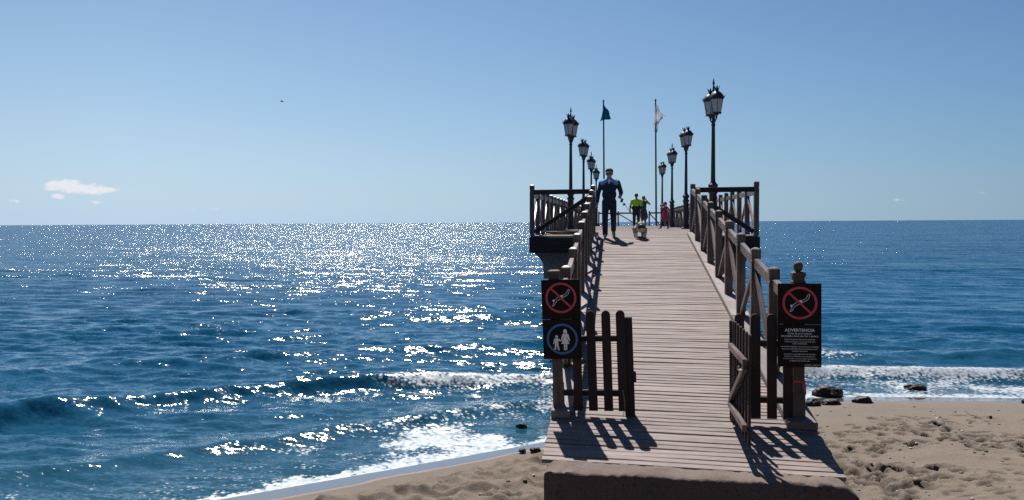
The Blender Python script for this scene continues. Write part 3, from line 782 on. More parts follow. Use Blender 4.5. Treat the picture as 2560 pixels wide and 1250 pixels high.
t = board('no_diving_sign', .412, frame(-.803, 2.287, -2.0), 'square brown no diving sign at the top of the left sign post', 'no diving signs'); no_diving(t, .412)
t = board('adult_and_child_sign', .408, frame(-.789, 1.875, -2.0, 0), 'square brown sign with blue ring around a white adult and child', None); adult_child(t, .408)
t = board('no_diving_sign', .398, frame(1.483, 2.292, -.6), 'square brown no diving sign above the warning text at the right gate', 'no diving signs'); no_diving(t, .398)
t = board('warning_text_sign', .412, frame(1.487, 1.876, -.6), 'dark brown board with white Spanish warning text under the right no diving sign', None)
hh = .412
for s, yy, size, wd in (('ADVERTENCIA', 720, .040, .272), ('ZONA DE ALTO RIESGO', 756, .020, .218), ('PROHIBIDA PARA SALTOS Y BAÑOS', 790, .0205, .332),
                        ('EN ESTE MAR SE PRODUCEN FUERTES CORRIENTES', 828, .0115, .275), ('MARINAS QUE PUEDEN CAUSAR ACCIDENTES A LOS', 857, .0115, .275), ('BAÑISTAS IMPRUDENTES', 884, .0115, .13),
                        ('POR SU PROPIA SEGURIDAD FISICA, ROGAMOS A LOS SEÑORES', 922, .0115, .338), ('PUENTISTAS SE ABSTENGAN DE USAR ESTE PANTALAN COMO', 952, .0115, .325), ('TRAMPOLIN PARA SALTAR', 980, .0115, .14),
                        ('EL HOTEL NO SE HACE RESPONSABLE DE LOS DAÑOS', 1018, .0115, .285), ('CAUSADOS A LAS PERSONAS QUE NO OBEDEZCAN Y', 1047, .0115, .282), ('LAS DENUNCIARA A LA POLICIA PARA EL DESALOJO DE', 1077, .0115, .297), ('LOS INFRACTORES DE ESTE AVISO', 1105, .0115, .185),
                        ('MARBELLA, ABRIL 2005', 1155, .0115, .142)):
    xx = SW*.5 if yy < 1150 else SW*.79
    text_line(t, s, xx, hh-(yy-632)/545*.412, size, wd, bold=.0006 if size > .03 else .0002)
# ribbon tied round the right post
mb = MB(); b = Vector((1.69, GY, GZ))
mb.square([(.0535, .425), (.0545, .43), (.0545, .445), (.0535, .45)])
mb.add([(.02, -.060, .445), (.052, -.062, .45), (.060, -.070, .33), (.050, -.066, .30), (.02, -.064, .40), (.02, -.056, .445), (.052, -.058, .45), (.060, -.066, .33), (.050, -.062, .30), (.02, -.060, .40)],
       [(0, 1, 2, 3, 4), (9, 8, 7, 6, 5), (0, 1, 6, 5), (1, 2, 7, 6), (2, 3, 8, 7), (3, 4, 9, 8), (4, 0, 5, 9)])
tag(link('ribbon', mb.mesh('ribbon', M_RIBBON), loc=b), 'torn red ribbon tied round the right sign post', 'ribbon')

# ------------------------------------------------------------------ street lamps
def lantern_meshes():
    n = 6; L = {}
    rt_, rb_, z0, z1 = .212, .135, 0, .43            # glass top / bottom
    hexp = lambda r, z, j: Vector((r*math.cos(math.pi/6+math.pi/3*j), r*math.sin(math.pi/6+math.pi/3*j), z))
    mb = MB()
    for j in range(n): mb.tube([hexp(rb_, z0, j), hexp(rt_, z1, j)], .008, 5)
    mb.lathe([(.02, -.10), (.06, -.085), (.05, -.06), (rb_*.75, -.045), (rb_+.018, -.025), (rb_+.02, .0), (rb_, .014), (rb_-.03, .012)], n, ph=math.pi/6)
    mb.lathe([(rt_-.03, z1-.014), (rt_+.006, z1-.014), (rt_+.032, z1+.012), (rt_+.03, z1+.035), (rt_-.02, z1+.04)], n, ph=math.pi/6)
    for j in range(n):                                # small drops at the foot corners and leaves at the eaves
        p = hexp(rb_+.012, -.03, j); mb.sphere(p, .017, 6, 4)
        p = hexp(rt_+.03, z1+.03, j); q = hexp(rt_+.075, z1+.115, j); tt = Vector((-math.sin(math.pi/6+math.pi/3*j), math.cos(math.pi/6+math.pi/3*j), 0))*.03
        mb.loft([[p-tt, p+tt, p+tt*.8+Vector((0, 0, .02))-p.normalized()*.02, p-tt*.8+Vector((0, 0, .02))-p.normalized()*.02], [q-tt*.15, q+tt*.15, q+tt*.1+Vector((0, 0, .004)), q-tt*.1+Vector((0, 0, .004))]])
    L['cage'] = mb.mesh('cage', M_IRON, True)
    mb = MB(); a, b_, c, d = (hexp(rb_-.004, z0+.012, 0), hexp(rb_-.004, z0+.012, 1), hexp(rt_-.004, z1-.012, 1), hexp(rt_-.004, z1-.012, 0))
    nn = (b_-a).cross(d-a).normalized()*.004
    mb.loft([[a, b_, c, d], [a+nn, b_+nn, c+nn, d+nn]]); L['pane'] = mb.mesh('pane', M_GLASS)
    mb = MB()
    mb.lathe([(rt_+.02, z1+.034), (rt_+.012, z1+.07), (rt_-.01, z1+.12), (rt_-.05, z1+.18), (rt_-.10, z1+.225), (rt_-.14, z1+.25), (.055, z1+.27), (.05, z1+.30), (.062, z1+.315)], 12)
    L['roof'] = mb.mesh('roof', M_IRON, True)
    mb = MB(); mb.lathe([(.05, z1+.31), (.07, z1+.33), (.065, z1+.345), (.05, z1+.35)], 12)
    for j in range(6):
        p = hexp(.058, z1+.34, j); q = hexp(.105, z1+.425, j); tt = Vector((-math.sin(math.pi/6+math.pi/3*j), math.cos(math.pi/6+math.pi/3*j), 0))*.026; up_ = Vector((0, 0, .006))
        mb.loft([[p-tt, p+tt, p+tt+up_*3, p-tt+up_*3], [q-tt*.3, q+tt*.3, q+tt*.3+up_, q-tt*.3+up_]])
    L['crown'] = mb.mesh('crown', M_IRON)
    return L
LM = lantern_meshes()
LZ = 3.85                                             # glass bottom above the deck
def lamp_meshes():
    base = MB().lathe([(.20, 0), (.20, .07), (.17, .09), (.165, .16), (.135, .2), (.12, .26), (.118, .55), (.118, 1.22), (.125, 1.25), (.150, 1.29), (.155, 1.32), (.115, 1.36), (.100, 1.40), (.13, 1.44), (.150, 1.50), (.152, 1.55), (.10, 1.60), (.075, 1.66)], 16).mesh('base', M_IRON, True)
    col = MB()
    rings = []
    for z, r in ((1.60, .085), (1.68, .072), (1.9, .069), (2.6, .062), (3.3, .055), (3.45, .053), (3.47, .066), (3.52, .066), (3.54, .052), (3.70, .055), (3.78, .05), (4.3, .03)):
        rings.append([(r*math.cos(2*math.pi*j/16), r*math.sin(2*math.pi*j/16), z) for j in range(16)])
    col.loft(rings)
    br = MB()
    for s in (-1, 1):
        br.tube([(0, s*.04, 3.50), (0, s*.10, 3.56), (0, s*.19, 3.62), (0, s*.27, 3.66), (0, s*.30, 3.74)], [.024, .022, .02, .022, .03], 7)
        br.tube([(0, s*.05, 3.70), (0, s*.12, 3.76), (0, s*.2, 3.75), (0, s*.24, 3.69)], .014, 6)
        for q in range(2): br.sphere((0, s*(.11+.08*q), 3.545+.05*q), .02, 6, 4)
    fin = MB().lathe([(.03, 4.3), (.05, 4.33), (.03, 4.36), (.026, 4.6), (.045, 4.63), (.03, 4.66), (.022, 4.80), (.05, 4.83), (.03, 4.86), (.02, 4.93), (.004, 5.0)], 10).mesh('finial', M_IRON, True)
    stub = MB().lathe([(.03, 4.3), (.04, 4.32), (.02, 4.36)], 8).mesh('finial', M_IRON, True)
    return base, col.mesh('column', M_IRON, True), br.mesh('bracket', M_IRON, True), fin, stub
LAMP = lamp_meshes()
def lamp(x, y, turn, spike, label):
    t = empty('street_lamp', (x, y, DZ), label, 'street lamp', 'double lantern lamps along the pier', rot=(0, 0, R(turn)))
    link('base', LAMP[0], t); link('column', LAMP[1], t); link('bracket', LAMP[2], t); link('finial', LAMP[3] if spike else LAMP[4], t)
    for s in (-1, 1):
        l = link('lantern', LM['cage'], t, loc=(0, s*.30, LZ)); l.rotation_euler = (0, 0, R(-turn))
        for j in range(6): link('pane', LM['pane'], l, Matrix.Rotation(math.pi/3*j, 4, 'Z'))
        link('roof', LM['roof'], l); link('crown', LM['crown'], l)
    return t
RL = 'right row of the pier'; LL = 'left row of the pier'
lamp(2.88, 29.7, 14, True, 'tallest nearest black lamp with two lanterns, right row of the pier')
lamp(2.87, 41.8, 12, False, 'second black lamp of the right row, without a spike')
lamp(2.87, 53.3, 12, True, 'third black lamp of the right row, with a spike')
lamp(2.84, 65.4, 12, False, 'farthest black lamp of the right row, beside the child')
lamp(-2.02, 35.5, -14, True, 'nearest black lamp of the left row, with a spike')
lamp(-1.97, 46.3, -12, False, 'second black lamp of the left row, without a spike')
lamp(-1.97, 58.0, -12, True, 'third black lamp of the left row, with a spike')
lamp(-2.02, 71.0, -12, True, 'farthest black lamp of the left row, beside the man')

# ------------------------------------------------------------------ flags
def flagpole(x, y, h, label):
    t = empty('flagpole', (x, y, DZ), label, 'flagpole', 'flagpoles', rot=(0, R(-.5), 0))
    link('pole', MB().lathe([(.12, 0), (.12, .05), (.075, .07), (.07, 2), (.055, h-.25), (.03, h-.2)], 12).mesh('pole', M_FLAGPOLE, True), t)
    link('finial', MB().lathe([(.03, h-.2), (.07, h-.17), (.06, h-.1), (.09, h-.05), (.03, h+.02), (.01, h+.06)], 10).mesh('finial', M_FLAGPOLE, True), t)
def flag(name, x, y, ztop, Hh, Wf, mat, label, droop, fold, ph, tail=0.):
    nu, nv = 26, 22; vs = []; fs = []
    for i in range(nu+1):
        u = i/nu
        for j in range(nv+1):
            v = j/nv
            if tail:            # gathered cloth with one corner blown out and the rest hanging in a strip
                wv = .16+.34*math.sin(math.pi*min(1, u*1.15)*.8)+.5*math.exp(-((u-.52)/.13)**2)*v
                xx = -.04-.10*u+Wf*v*wv*.85; zz = -Hh*u*(1+.32*math.sin(math.pi*v)*u)-.10*v
            else:               # limp cloth widening downwards on both sides of the pole
                xx = -.02-.24*u*u+Wf*v*(.10+.80*u**.8); zz = -Hh*u*(1-.16*v)-.22*v*(1-u)+.06*math.sin(5*v)*u
            yy = fold*math.sin(8*v+3*u+ph)*(.3+v)+.5*fold*math.sin(15*v-5*u)-.07
            xx += .035*math.sin(9*u+4*v+ph)*v
            vs.append((xx, yy, zz))
    for i in range(nu):
        for j in range(nv): a = i*(nv+1)+j; fs.append((a, a+1, a+nv+2, a+nv+1))
    me = bpy.data.meshes.new(name); me.from_pydata(vs, [], fs); me.materials.append(mat)
    me.polygons.foreach_set('use_smooth', [True]*len(fs))
    o = link(name, me, loc=(x, y, ztop)); md = o.modifiers.new('thickness', 'SOLIDIFY'); md.thickness = .008
    return tag(o, label, 'flag')
flagpole(-1.37, 70.6, 10.05, 'tall thin flagpole carrying the teal flag')
flagpole(2.62, 70.6, 9.95, 'tall thin flagpole carrying the white flag')
flag('teal_flag', -1.37-.08, 70.6, 12.74, 1.45, .92, M_TEAL, 'drooping teal flag at the top of the left flagpole', R(50), .09, .4)
flag('white_flag', 2.62-.08, 70.6, 12.55, 1.75, 1.0, M_FLAGW, 'drooping white and grey flag at the top of the right flagpole', R(58), .13, 2.2, .55)

# ------------------------------------------------------------------ people and dog: limbs fused into one surface
def seg_dist(P, a, b, ra, rb):
    a = np.array(a, float); b = np.array(b, float); ab = b-a
    t = np.clip(((P-a)@ab)/max(ab@ab, 1e-9), 0, 1)
    return np.linalg.norm(P-a-t[:, None]*ab, axis=1)-(ra+(rb-ra)*t)
def ell_dist(P, c, r):
    q = (P-np.array(c))/np.array(r); k = np.linalg.norm(q, axis=1); return (k-1)*min(r)
def body(name, prims, mats, voxel, parent, smooth=4):
    """prims: ('c', a, b, ra, rb, mat) tapered limb or ('e', centre, radii, mat)"""
    mb = MB()
    for p in prims:
        if p[0] == 'c':
            a, b = Vector(p[1]), Vector(p[2]); n = 6
            mb.tube([a+(b-a)*k/n for k in range(n+1)], [p[3]+(p[4]-p[3])*k/n for k in range(n+1)], 12)
            mb.sphere(a, p[3]*1.0, 12, 8); mb.sphere(b, p[4]*1.0, 12, 8)
        else: mb.sphere(p[1], p[2], 16, 12)
    me = mb.mesh(name+'_src', mats[0]); o = bpy.data.objects.new('tmp', me); COL.objects.link(o)
    md = o.modifiers.new('r', 'REMESH'); md.mode = 'VOXEL'; md.voxel_size = voxel
    ms = o.modifiers.new('s', 'SMOOTH'); ms.iterations = smooth; ms.factor = .5
    dg = bpy.context.evaluated_depsgraph_get(); out = bpy.data.meshes.new_from_object(o.evaluated_get(dg))
    bpy.data.objects.remove(o); out.name = name
    nf = len(out.polygons); ctr = np.zeros(nf*3); out.polygons.foreach_get('center', ctr); ctr = ctr.reshape(-1, 3)
    D = np.stack([seg_dist(ctr, p[1], p[2], p[3], p[4]) if p[0] == 'c' else ell_dist(ctr, p[1], p[2]) for p in prims])
    pm = np.array([p[-1] for p in prims]); mi = pm[np.argmin(D, 0)]
    out.materials.clear()
    for m in mats: out.materials.append(m)
    out.polygons.foreach_set('material_index', mi.astype(np.int32)); out.polygons.foreach_set('use_smooth', np.ones(nf, bool))
    return link('body', out, parent), ctr, out
def hand(w, d, side, mat, curl=.5, s=1.0):
    """palm and five fingers; w wrist, d direction of the hand, side: thumb direction"""
    w = Vector(w); d = Vector(d).normalized(); th = Vector(side).normalized(); nrm = d.cross(th).normalized()
    P = [('c', tuple(w), tuple(w+d*.05*s), .026*s, .03*s, mat), ('c', tuple(w+d*.03*s+th*.018*s), tuple(w+d*.085*s+th*.02*s), .019*s, .017*s, mat), ('c', tuple(w+d*.03*s-th*.018*s), tuple(w+d*.08*s-th*.02*s), .019*s, .016*s, mat)]
    for k, L in enumerate((.036, .042, .04, .032)):
        b = w+d*.085*s+th*(.03-.02*k)*s; k1 = (d*math.cos(curl)+nrm*math.sin(curl)); k2 = (d*math.cos(curl*2.2)+nrm*math.sin(curl*2.2))
        m = b+k1*L*s; e = m+k2*L*.85*s
        P += [('c', tuple(b), tuple(m), .0095*s, .009*s, mat), ('c', tuple(m), tuple(e), .009*s, .008*s, mat)]
    b = w+d*.03*s+th*.03*s; m = b+(d*.6+th*.8)*.034*s; e = m+(d*.9+th*.2+nrm*.4).normalized()*.03*s
    P += [('c', tuple(b), tuple(m), .012*s, .011*s, mat), ('c', tuple(m), tuple(e), .011*s, .009*s, mat)]
    return P
def head(c, s, fy, mskin, mhair, hair=True, long=False):
    """head centred at c, facing fy (unit xy vector)"""
    c = Vector(c); f = Vector((fy[0], fy[1], 0)); l = Vector((-f.y, f.x, 0))
    P = [('e', tuple(c+Vector((0, 0, .01*s))), (.075*s, .088*s, .105*s), mskin), ('e', tuple(c+f*.022*s-Vector((0, 0, .055*s))), (.055*s, .058*s, .058*s), mskin),
         ('c', tuple(c+f*.078*s+Vector((0, 0, .005*s))), tuple(c+f*.098*s-Vector((0, 0, .022*s))), .010*s, .014*s, mskin),
         ('c', tuple(c+f*.070*s-l*.015*s-Vector((0, 0, .055*s))), tuple(c+f*.070*s+l*.015*s-Vector((0, 0, .055*s))), .010*s, .010*s, mskin)]
    for q in (-1, 1): P.append(('e', tuple(c+l*q*.078*s-f*.005*s), (.016*s, .022*s, .03*s), mskin))
    if hair:
        P.append(('e', tuple(c-f*.02*s+Vector((0, 0, .035*s))), (.085*s, .092*s, .095*s), mhair))
        if long: P += [('c', tuple(c-f*.05*s), tuple(c-f*.06*s-Vector((0, 0, .20*s))), .075*s, .05*s, mhair)]
    return P

def man():
    t = empty('person', (-.31, 22.02, rz(22.02)), 'person in dark blue tracksuit with light blue shoulders and black cap walking a dog', 'person')
    NV, LB, SK, SH, WH, HR = range(6); s = 1
    pr = [('e', (0, 0, .93), (.16, .125, .15), NV), ('e', (0, -.02, 1.08), (.178, .14, .19), NV), ('e', (0, 0, 1.24), (.18, .12, .17), NV), ('e', (0, .0, 1.355), (.18, .10, .09), NV),
          ('c', (-.145, 0, 1.40), (.145, 0, 1.40), .068, .068, LB), ('c', (-.07, -.055, 1.42), (-.17, -.045, 1.365), .055, .055, LB), ('c', (.07, -.055, 1.42), (.17, -.045, 1.365), .055, .055, LB),
          ('c', (0, .01, 1.42), (0, -.005, 1.51), .06, .055, SK), ('c', (-.035, -.02, 1.455), (.035, -.02, 1.455), .05, .05, LB), ('c', (0, -.083, 1.44), (0, -.112, 1.36), .02, .012, WH),
          # arm hanging at the left of the picture
          ('c', (-.195, 0, 1.37), (-.262, .03, 1.12), .062, .052, NV), ('c', (-.262, .03, 1.12), (-.285, -.04, .90), .052, .043, NV),
          # bent arm holding the lead
          ('c', (.205, 0, 1.37), (.285, .06, 1.13), .066, .056, NV), ('c', (.285, .06, 1.13), (.272, -.10, 1.045), .056, .042, NV),
          # legs
          ('c', (-.085, 0, .90), (-.10, -.05, .50), .096, .076, NV), ('c', (-.10, -.05, .50), (-.095, -.05, .10), .076, .066, NV),
          ('c', (.085, 0, .90), (.105, .0, .50), .096, .076, NV), ('c', (.105, .0, .50), (.105, .22, .20), .076, .064, NV),
          ('c', (-.095, -.03, .055), (-.10, -.20, .035), .048, .036, SH), ('c', (-.10, -.20, .035), (-.10, -.22, .033), .036, .034, SH), ('c', (-.095, .0, .05), (-.095, -.05, .055), .042, .046, SH),
          ('c', (.105, .24, .145), (.115, .12, .05), .046, .040, SH), ('c', (.105, .25, .15), (.105, .235, .18), .042, .045, SH), ('c', (.115, .12, .05), (.115, .08, .035), .04, .034, SH)]
    pr += hand((-.285, -.045, .885), (-.02, -.25, -1), (.2, -1, 0), SK, .45) + hand((.272, -.115, 1.035), (0, -1, -.35), (-.1, -.3, 1), SK, 1.15)
    pr += head((0, -.02, 1.585), 1.0, (0, -1), SK, HR)
    body('body', pr, [M_NAVY, M_LBLUE, M_SKIN, M_SHOE, M_WCLOTH, M_HAIR], .0115, t, 3)
    c = MB(); c.lathe([(.092, 1.622), (.096, 1.64), (.096, 1.67), (.084, 1.70), (.055, 1.722), (.01, 1.73)], 18, (0, -.025, 0))
    L = []
    for a_ in range(11):
        an = math.pi*(1.0+a_/10)
        L.append([(.092*math.cos(an), -.025+.092*math.sin(an), 1.640), (.098*math.cos(an), -.035+.165*math.sin(an), 1.622), (.098*math.cos(an), -.035+.165*math.sin(an), 1.616), (.092*math.cos(an), -.025+.092*math.sin(an), 1.630)])
    c.loft(L); link('cap', c.mesh('cap', M_BLACK, True), t)
    gl = MB()
    for q in (-1, 1): gl.sphere((q*.034, -.101, 1.598), (.030, .010, .020), 10, 6); gl.tube([(q*.06, -.098, 1.602), (q*.083, -.05, 1.604), (q*.086, .0, 1.602)], .004, 5)
    gl.tube([(-.01, -.11, 1.602), (.01, -.11, 1.602)], .004, 5); link('sunglasses', gl.mesh('sunglasses', M_DARKG, True), t)
    bd = MB().cbox((.016, 0, .005), (.016, .002, .010), .0005); link('cap_badge', bd.mesh('cap_badge', M_WHITE), t, loc=(.02, -.135, 1.66))
man()
def dog():
    t = empty('dog', (.44, 21.98, rz(21.98)), 'stocky tan and white bulldog walking on a lead beside the person in blue', 'dog', rot=(0, 0, R(6)))
    T, Wt, B = 0, 1, 2
    pr = [('e', (0, .22, .262), (.112, .19, .092), T), ('e', (0, .02, .25), (.130, .15, .112), T), ('e', (0, -.06, .235), (.105, .10, .10), Wt), ('e', (0, .36, .25), (.105, .10, .10), T),
          ('c', (0, -.04, .28), (0, -.14, .31), .105, .098, T), ('e', (0, -.19, .315), (.100, .085, .082), T), ('e', (0, -.165, .355), (.075, .06, .045), T), ('e', (0, -.272, .290), (.072, .05, .056), B), ('e', (-.045, -.25, .268), (.038, .045, .05), B),
          ('e', (.045, -.25, .268), (.038, .045, .05), B), ('e', (0, -.262, .245), (.045, .04, .03), Wt), ('e', (0, -.31, .308), (.02, .014, .015), B), ('e', (0, -.245, .365), (.016, .03, .035), Wt),
          ('c', (-.08, -.165, .375), (-.122, -.155, .345), .022, .018, B), ('c', (.08, -.165, .375), (.122, -.155, .345), .022, .018, B),
          ('e', (-.037, -.262, .333), (.014, .012, .014), B), ('e', (.037, -.262, .333), (.014, .012, .014), B)]
    for sx in (-1, 1):
        fy = -.04 if sx < 0 else .0
        pr += [('c', (sx*.105, -.03, .22), (sx*.115, fy-.01, .12), .058, .042, T), ('c', (sx*.115, fy-.01, .12), (sx*.105, fy-.03, .045), .042, .034, Wt), ('e', (sx*.105, fy-.05, .028), (.042, .055, .028), Wt)]
        hy = .03 if sx < 0 else -.03
        pr += [('c', (sx*.085, .34, .22), (sx*.095, .30+hy, .145), .075, .045, T), ('c', (sx*.095, .30+hy, .145), (sx*.09, .37+hy, .085), .042, .03, T), ('c', (sx*.09, .37+hy, .085), (sx*.09, .35+hy, .03), .03, .028, Wt), ('e', (sx*.09, .33+hy, .024), (.034, .05, .024), Wt)]
    pr += [('c', (0, .45, .28), (0, .485, .27), .02, .012, T)]
    body('body', pr, [M_DOG, M_DOGW, M_DOGB], .0085, t, 3)
    col_ = MB(); L = []
    for k in range(17):
        an = 2*math.pi*k/16; r = .112
        ce = Vector((0, -.075+.02*math.sin(an), .285)); L.append([ce+Vector((r*math.cos(an), -.008, r*math.sin(an))), ce+Vector(((r+.006)*math.cos(an), -.008, (r+.006)*math.sin(an))), ce+Vector(((r+.006)*math.cos(an), .016, (r+.006)*math.sin(an))), ce+Vector((r*math.cos(an), .016, r*math.sin(an)))])
    col_.loft(L, cap=False); link('collar', col_.mesh('collar', M_RIBBON), t)
dog()
def lead():
    a = Vector((-.31+.27, 22.02-.20, rz(22)+.985)); e = Vector((.41, 21.92, rz(22)+.40))
    t = empty('dog_lead', a, 'black retractable lead stretched from the hand to the bulldog', 'lead')
    pts = [(e-a)*q+Vector((0, 0, -.04*math.sin(math.pi*q))) for q in [k/10 for k in range(11)]]
    link('cord', MB().tube(pts, .006, 6).mesh('cord', M_RIBBON), t)
    h = MB().cbox((.035, -.01, -.06), (.055, .03, .10), .012, M=Matrix.Rotation(R(25), 3, 'Y')); h.tube([(-.02, -.01, .02), (.02, -.02, -.02), (.05, -.01, -.02)], .014, 7); link('handle', h.mesh('handle', M_BLACK), t)
    h2 = MB().cbox((.09, 0, -.16), (.07, .03, .045), .01, M=Matrix.Rotation(R(-25), 3, 'Y')).mesh('bag_holder', M_BLACK); link('bag_holder', h2, t)
lead()
def hivis():
    t = empty('person', (.67, 43.0, DZ), 'person in lime high visibility top and black trousers walking away', 'person')
    K, LI, SK, HR, GR = range(5)
    pr = [('e', (0, 0, .93), (.165, .125, .14), K), ('c', (-.12, 0, 1.02), (.12, 0, 1.02), .115, .115, K), ('e', (0, 0, 1.19), (.185, .125, .12), LI), ('e', (0, 0, 1.32), (.19, .115, .12), LI), ('c', (-.13, 0, 1.385), (.13, 0, 1.385), .07, .07, LI),
          ('c', (0, 0, 1.42), (0, -.01, 1.5), .055, .052, SK), ('c', (-.2, 0, 1.36), (-.27, -.02, 1.14), .065, .052, LI), ('c', (-.27, -.02, 1.14), (-.30, -.10, .93), .045, .036, GR),
          ('c', (.2, 0, 1.36), (.27, -.02, 1.12), .065, .052, LI), ('c', (.27, -.02, 1.12), (.22, -.16, .98), .045, .036, GR),
          ('c', (-.085, 0, .9), (-.1, -.03, .48), .1, .075, K), ('c', (-.1, -.03, .48), (-.1, .06, .09), .075, .058, K), ('c', (.085, 0, .9), (.1, -.06, .48), .1, .075, K), ('c', (.1, -.06, .48), (.1, -.02, .09), .075, .058, K),
          ('c', (-.1, .08, .05), (-.1, .22, .035), .045, .035, K), ('c', (.1, .0, .05), (.1, .14, .035), .045, .035, K)]
    pr += hand((-.30, -.11, .915), (0, -.2, -1), (1, 0, 0), SK, .5)+hand((.22, -.175, .97), (-.2, -.9, -.3), (0, 0, 1), SK, .6)
    pr += head((0, .0, 1.60), 1.0, (0, 1), SK, HR)
    body('body', pr, [M_BLACK, M_LIME, M_SKIN2, M_HAIR, M_GREYC], .014, t, 3)
hivis()
def woman():
    t = empty('person', (1.02, 43.6, DZ), 'person in dark dress raising a hand to the face beside the lime top', 'person')
    D, SK, HR, K = range(4)
    pr = [('e', (0, 0, .90), (.15, .12, .15), D), ('e', (0, 0, 1.08), (.14, .11, .16), D), ('e', (0, 0, 1.24), (.155, .11, .12), D), ('c', (-.11, 0, 1.31), (.11, 0, 1.31), .058, .058, D), ('c', (0, 0, .86), (.03, .01, .60), .16, .19, D),
          ('c', (0, 0, 1.33), (0, -.01, 1.42), .045, .043, SK), ('c', (.16, 0, 1.29), (.30, -.06, 1.20), .047, .04, SK), ('c', (.30, -.06, 1.20), (.12, -.17, 1.40), .038, .03, SK),
          ('c', (-.16, 0, 1.29), (-.22, -.03, 1.08), .047, .04, SK), ('c', (-.22, -.03, 1.08), (-.12, -.16, 1.22), .038, .03, SK),
          ('c', (-.07, 0, .7), (-.075, -.02, .44), .075, .055, SK), ('c', (-.075, -.02, .44), (-.07, .03, .08), .055, .035, SK), ('c', (.07, 0, .7), (.08, .02, .44), .075, .055, SK), ('c', (.08, .02, .44), (.08, .08, .08), .055, .035, SK),
          ('c', (-.07, .03, .04), (-.075, -.11, .03), .036, .028, K), ('c', (.08, .08, .04), (.085, -.06, .03), .036, .028, K)]
    pr += hand((.115, -.178, 1.41), (-.4, -.2, .8), (-1, 0, 0), SK, .8, .9)+hand((-.115, -.165, 1.23), (.4, -.5, .6), (0, 0, 1), SK, .7, .9)
    pr += head((0, -.02, 1.50), .96, (0, -1), SK, HR, True, True)
    body('body', pr, [M_GREYC, M_SKIN2, M_HAIR, M_BLACK], .013, t, 3)
    link('phone', MB().cbox((.03, -.20, 1.50), (.075, .01, .145), .004).mesh('phone', M_DARKG), t)
woman()
def child():
    t = empty('person', (2.0, 43.0, DZ), 'small person in magenta dress and dark leggings striding by the right hand lamps', 'person')
    P, SK, HR, K = range(4); s = .78
    pr = [('e', (0, 0, .74), (.115, .12, .13), P), ('e', (0, 0, .87), (.11, .10, .13), P), ('e', (0, 0, .98), (.12, .095, .09), P), ('c', (-.085, .02, 1.03), (.085, .02, 1.03), .05, .05, P), ('c', (0, 0, .72), (-.02, 0, .50), .125, .155, P),
          ('c', (0, 0, 1.04), (-.01, 0, 1.12), .036, .035, SK), ('c', (-.11, .0, 1.02), (-.19, -.07, .95), .038, .032, SK), ('c', (-.19, -.07, .95), (-.15, -.12, 1.10), .030, .024, SK),
          ('c', (.11, .0, 1.02), (.18, -.06, .94), .038, .032, SK), ('c', (.18, -.06, .94), (.08, -.15, 1.06), .030, .024, SK),
          ('c', (-.05, 0, .6), (-.10, -.02, .36), .07, .052, K), ('c', (-.10, -.02, .36), (-.19, .0, .08), .05, .036, K), ('c', (.05, 0, .6), (.08, 0, .36), .07, .052, K), ('c', (.08, 0, .36), (.15, .02, .08), .05, .036, K),
          ('c', (-.18, .0, .045), (-.28, -.02, .03), .034, .027, K), ('c', (.15, .02, .045), (.09, -.03, .03), .034, .027, K)]
    pr += hand((-.148, -.125, 1.11), (.3, .2, .9), (1, 0, 0), SK, .6, .75)+hand((.075, -.155, 1.07), (-.5, 0, .8), (0, 0, 1), SK, .6, .75)
    pr += head((-.015, -.01, 1.20), .9, (-.8, -.6), SK, HR, True, False)
    pr += [('e', (.05, .03, 1.20), (.055, .055, .06), HR)]
    body('body', pr, [M_PINK, M_SKIN2, M_HAIR, M_BLACK], .012, t, 3)
child()
def bystander():
    t = empty('person', (2.46, 30.6, DZ), 'person with light brown hair mostly hidden behind the right front railing', 'person')
    W_, SK, HR, K = range(4)
    pr = [('e', (0, 0, .80), (.145, .115, .14), K), ('e', (0, 0, .97), (.135, .10, .15), W_), ('e', (0, 0, 1.10), (.145, .10, .12), W_), ('c', (-.105, 0, 1.17), (.105, 0, 1.17), .055, .055, W_), ('c', (0, 0, 1.19), (0, 0, 1.27), .042, .042, SK),
          ('c', (-.15, 0, 1.15), (-.22, -.02, .95), .046, .04, W_), ('c', (-.22, -.02, .95), (-.24, -.12, .80), .036, .03, SK), ('c', (.15, 0, 1.15), (.2, .02, .94), .046, .04, W_), ('c', (.2, .02, .94), (.2, -.06, .74), .036, .03, SK),
          ('c', (-.07, 0, .76), (-.08, -.02, .42), .085, .06, K), ('c', (-.08, -.02, .42), (-.08, .02, .08), .06, .045, K), ('c', (.07, 0, .76), (.08, -.02, .42), .085, .06, K), ('c', (.08, -.02, .42), (.08, .02, .08), .06, .045, K),
          ('c', (-.08, .02, .045), (-.085, -.12, .03), .038, .03, K), ('c', (.08, .02, .045), (.085, -.12, .03), .038, .03, K)]
    pr += hand((-.24, -.13, .785), (0, -.4, -.9), (1, 0, 0), SK, .5, .85)+hand((.2, -.07, .72), (0, -.2, -1), (-1, 0, 0), SK, .5, .85)
    pr += head((0, 0, 1.37), .95, (.2, .98), SK, HR, True, True) + [('e', (-.03, 0, 1.43), (.11, .10, .07), HR)]
    body('body', pr, [M_WCLOTH, M_SKIN2, M_HAIRL, M_NAVY], .014, t, 3)
bystander()

# ------------------------------------------------------------------ hose on the platform
pts = [Vector((-1.55+(.30+.012*k)*math.cos(k*.5), 24.6+(.42+.012*k)*math.sin(k*.5), DZ+.025+.03*(k//13))) for k in range(44)] + [Vector((-.95, 25.0, DZ+.02)), Vector((-.8, 26, DZ+.02))]
tag(link('hose', MB().tube(pts, .022, 6).mesh('hose', M_HOSE, True)), 'dark coiled hose lying on the platform at the left of the ramp top', 'hose')

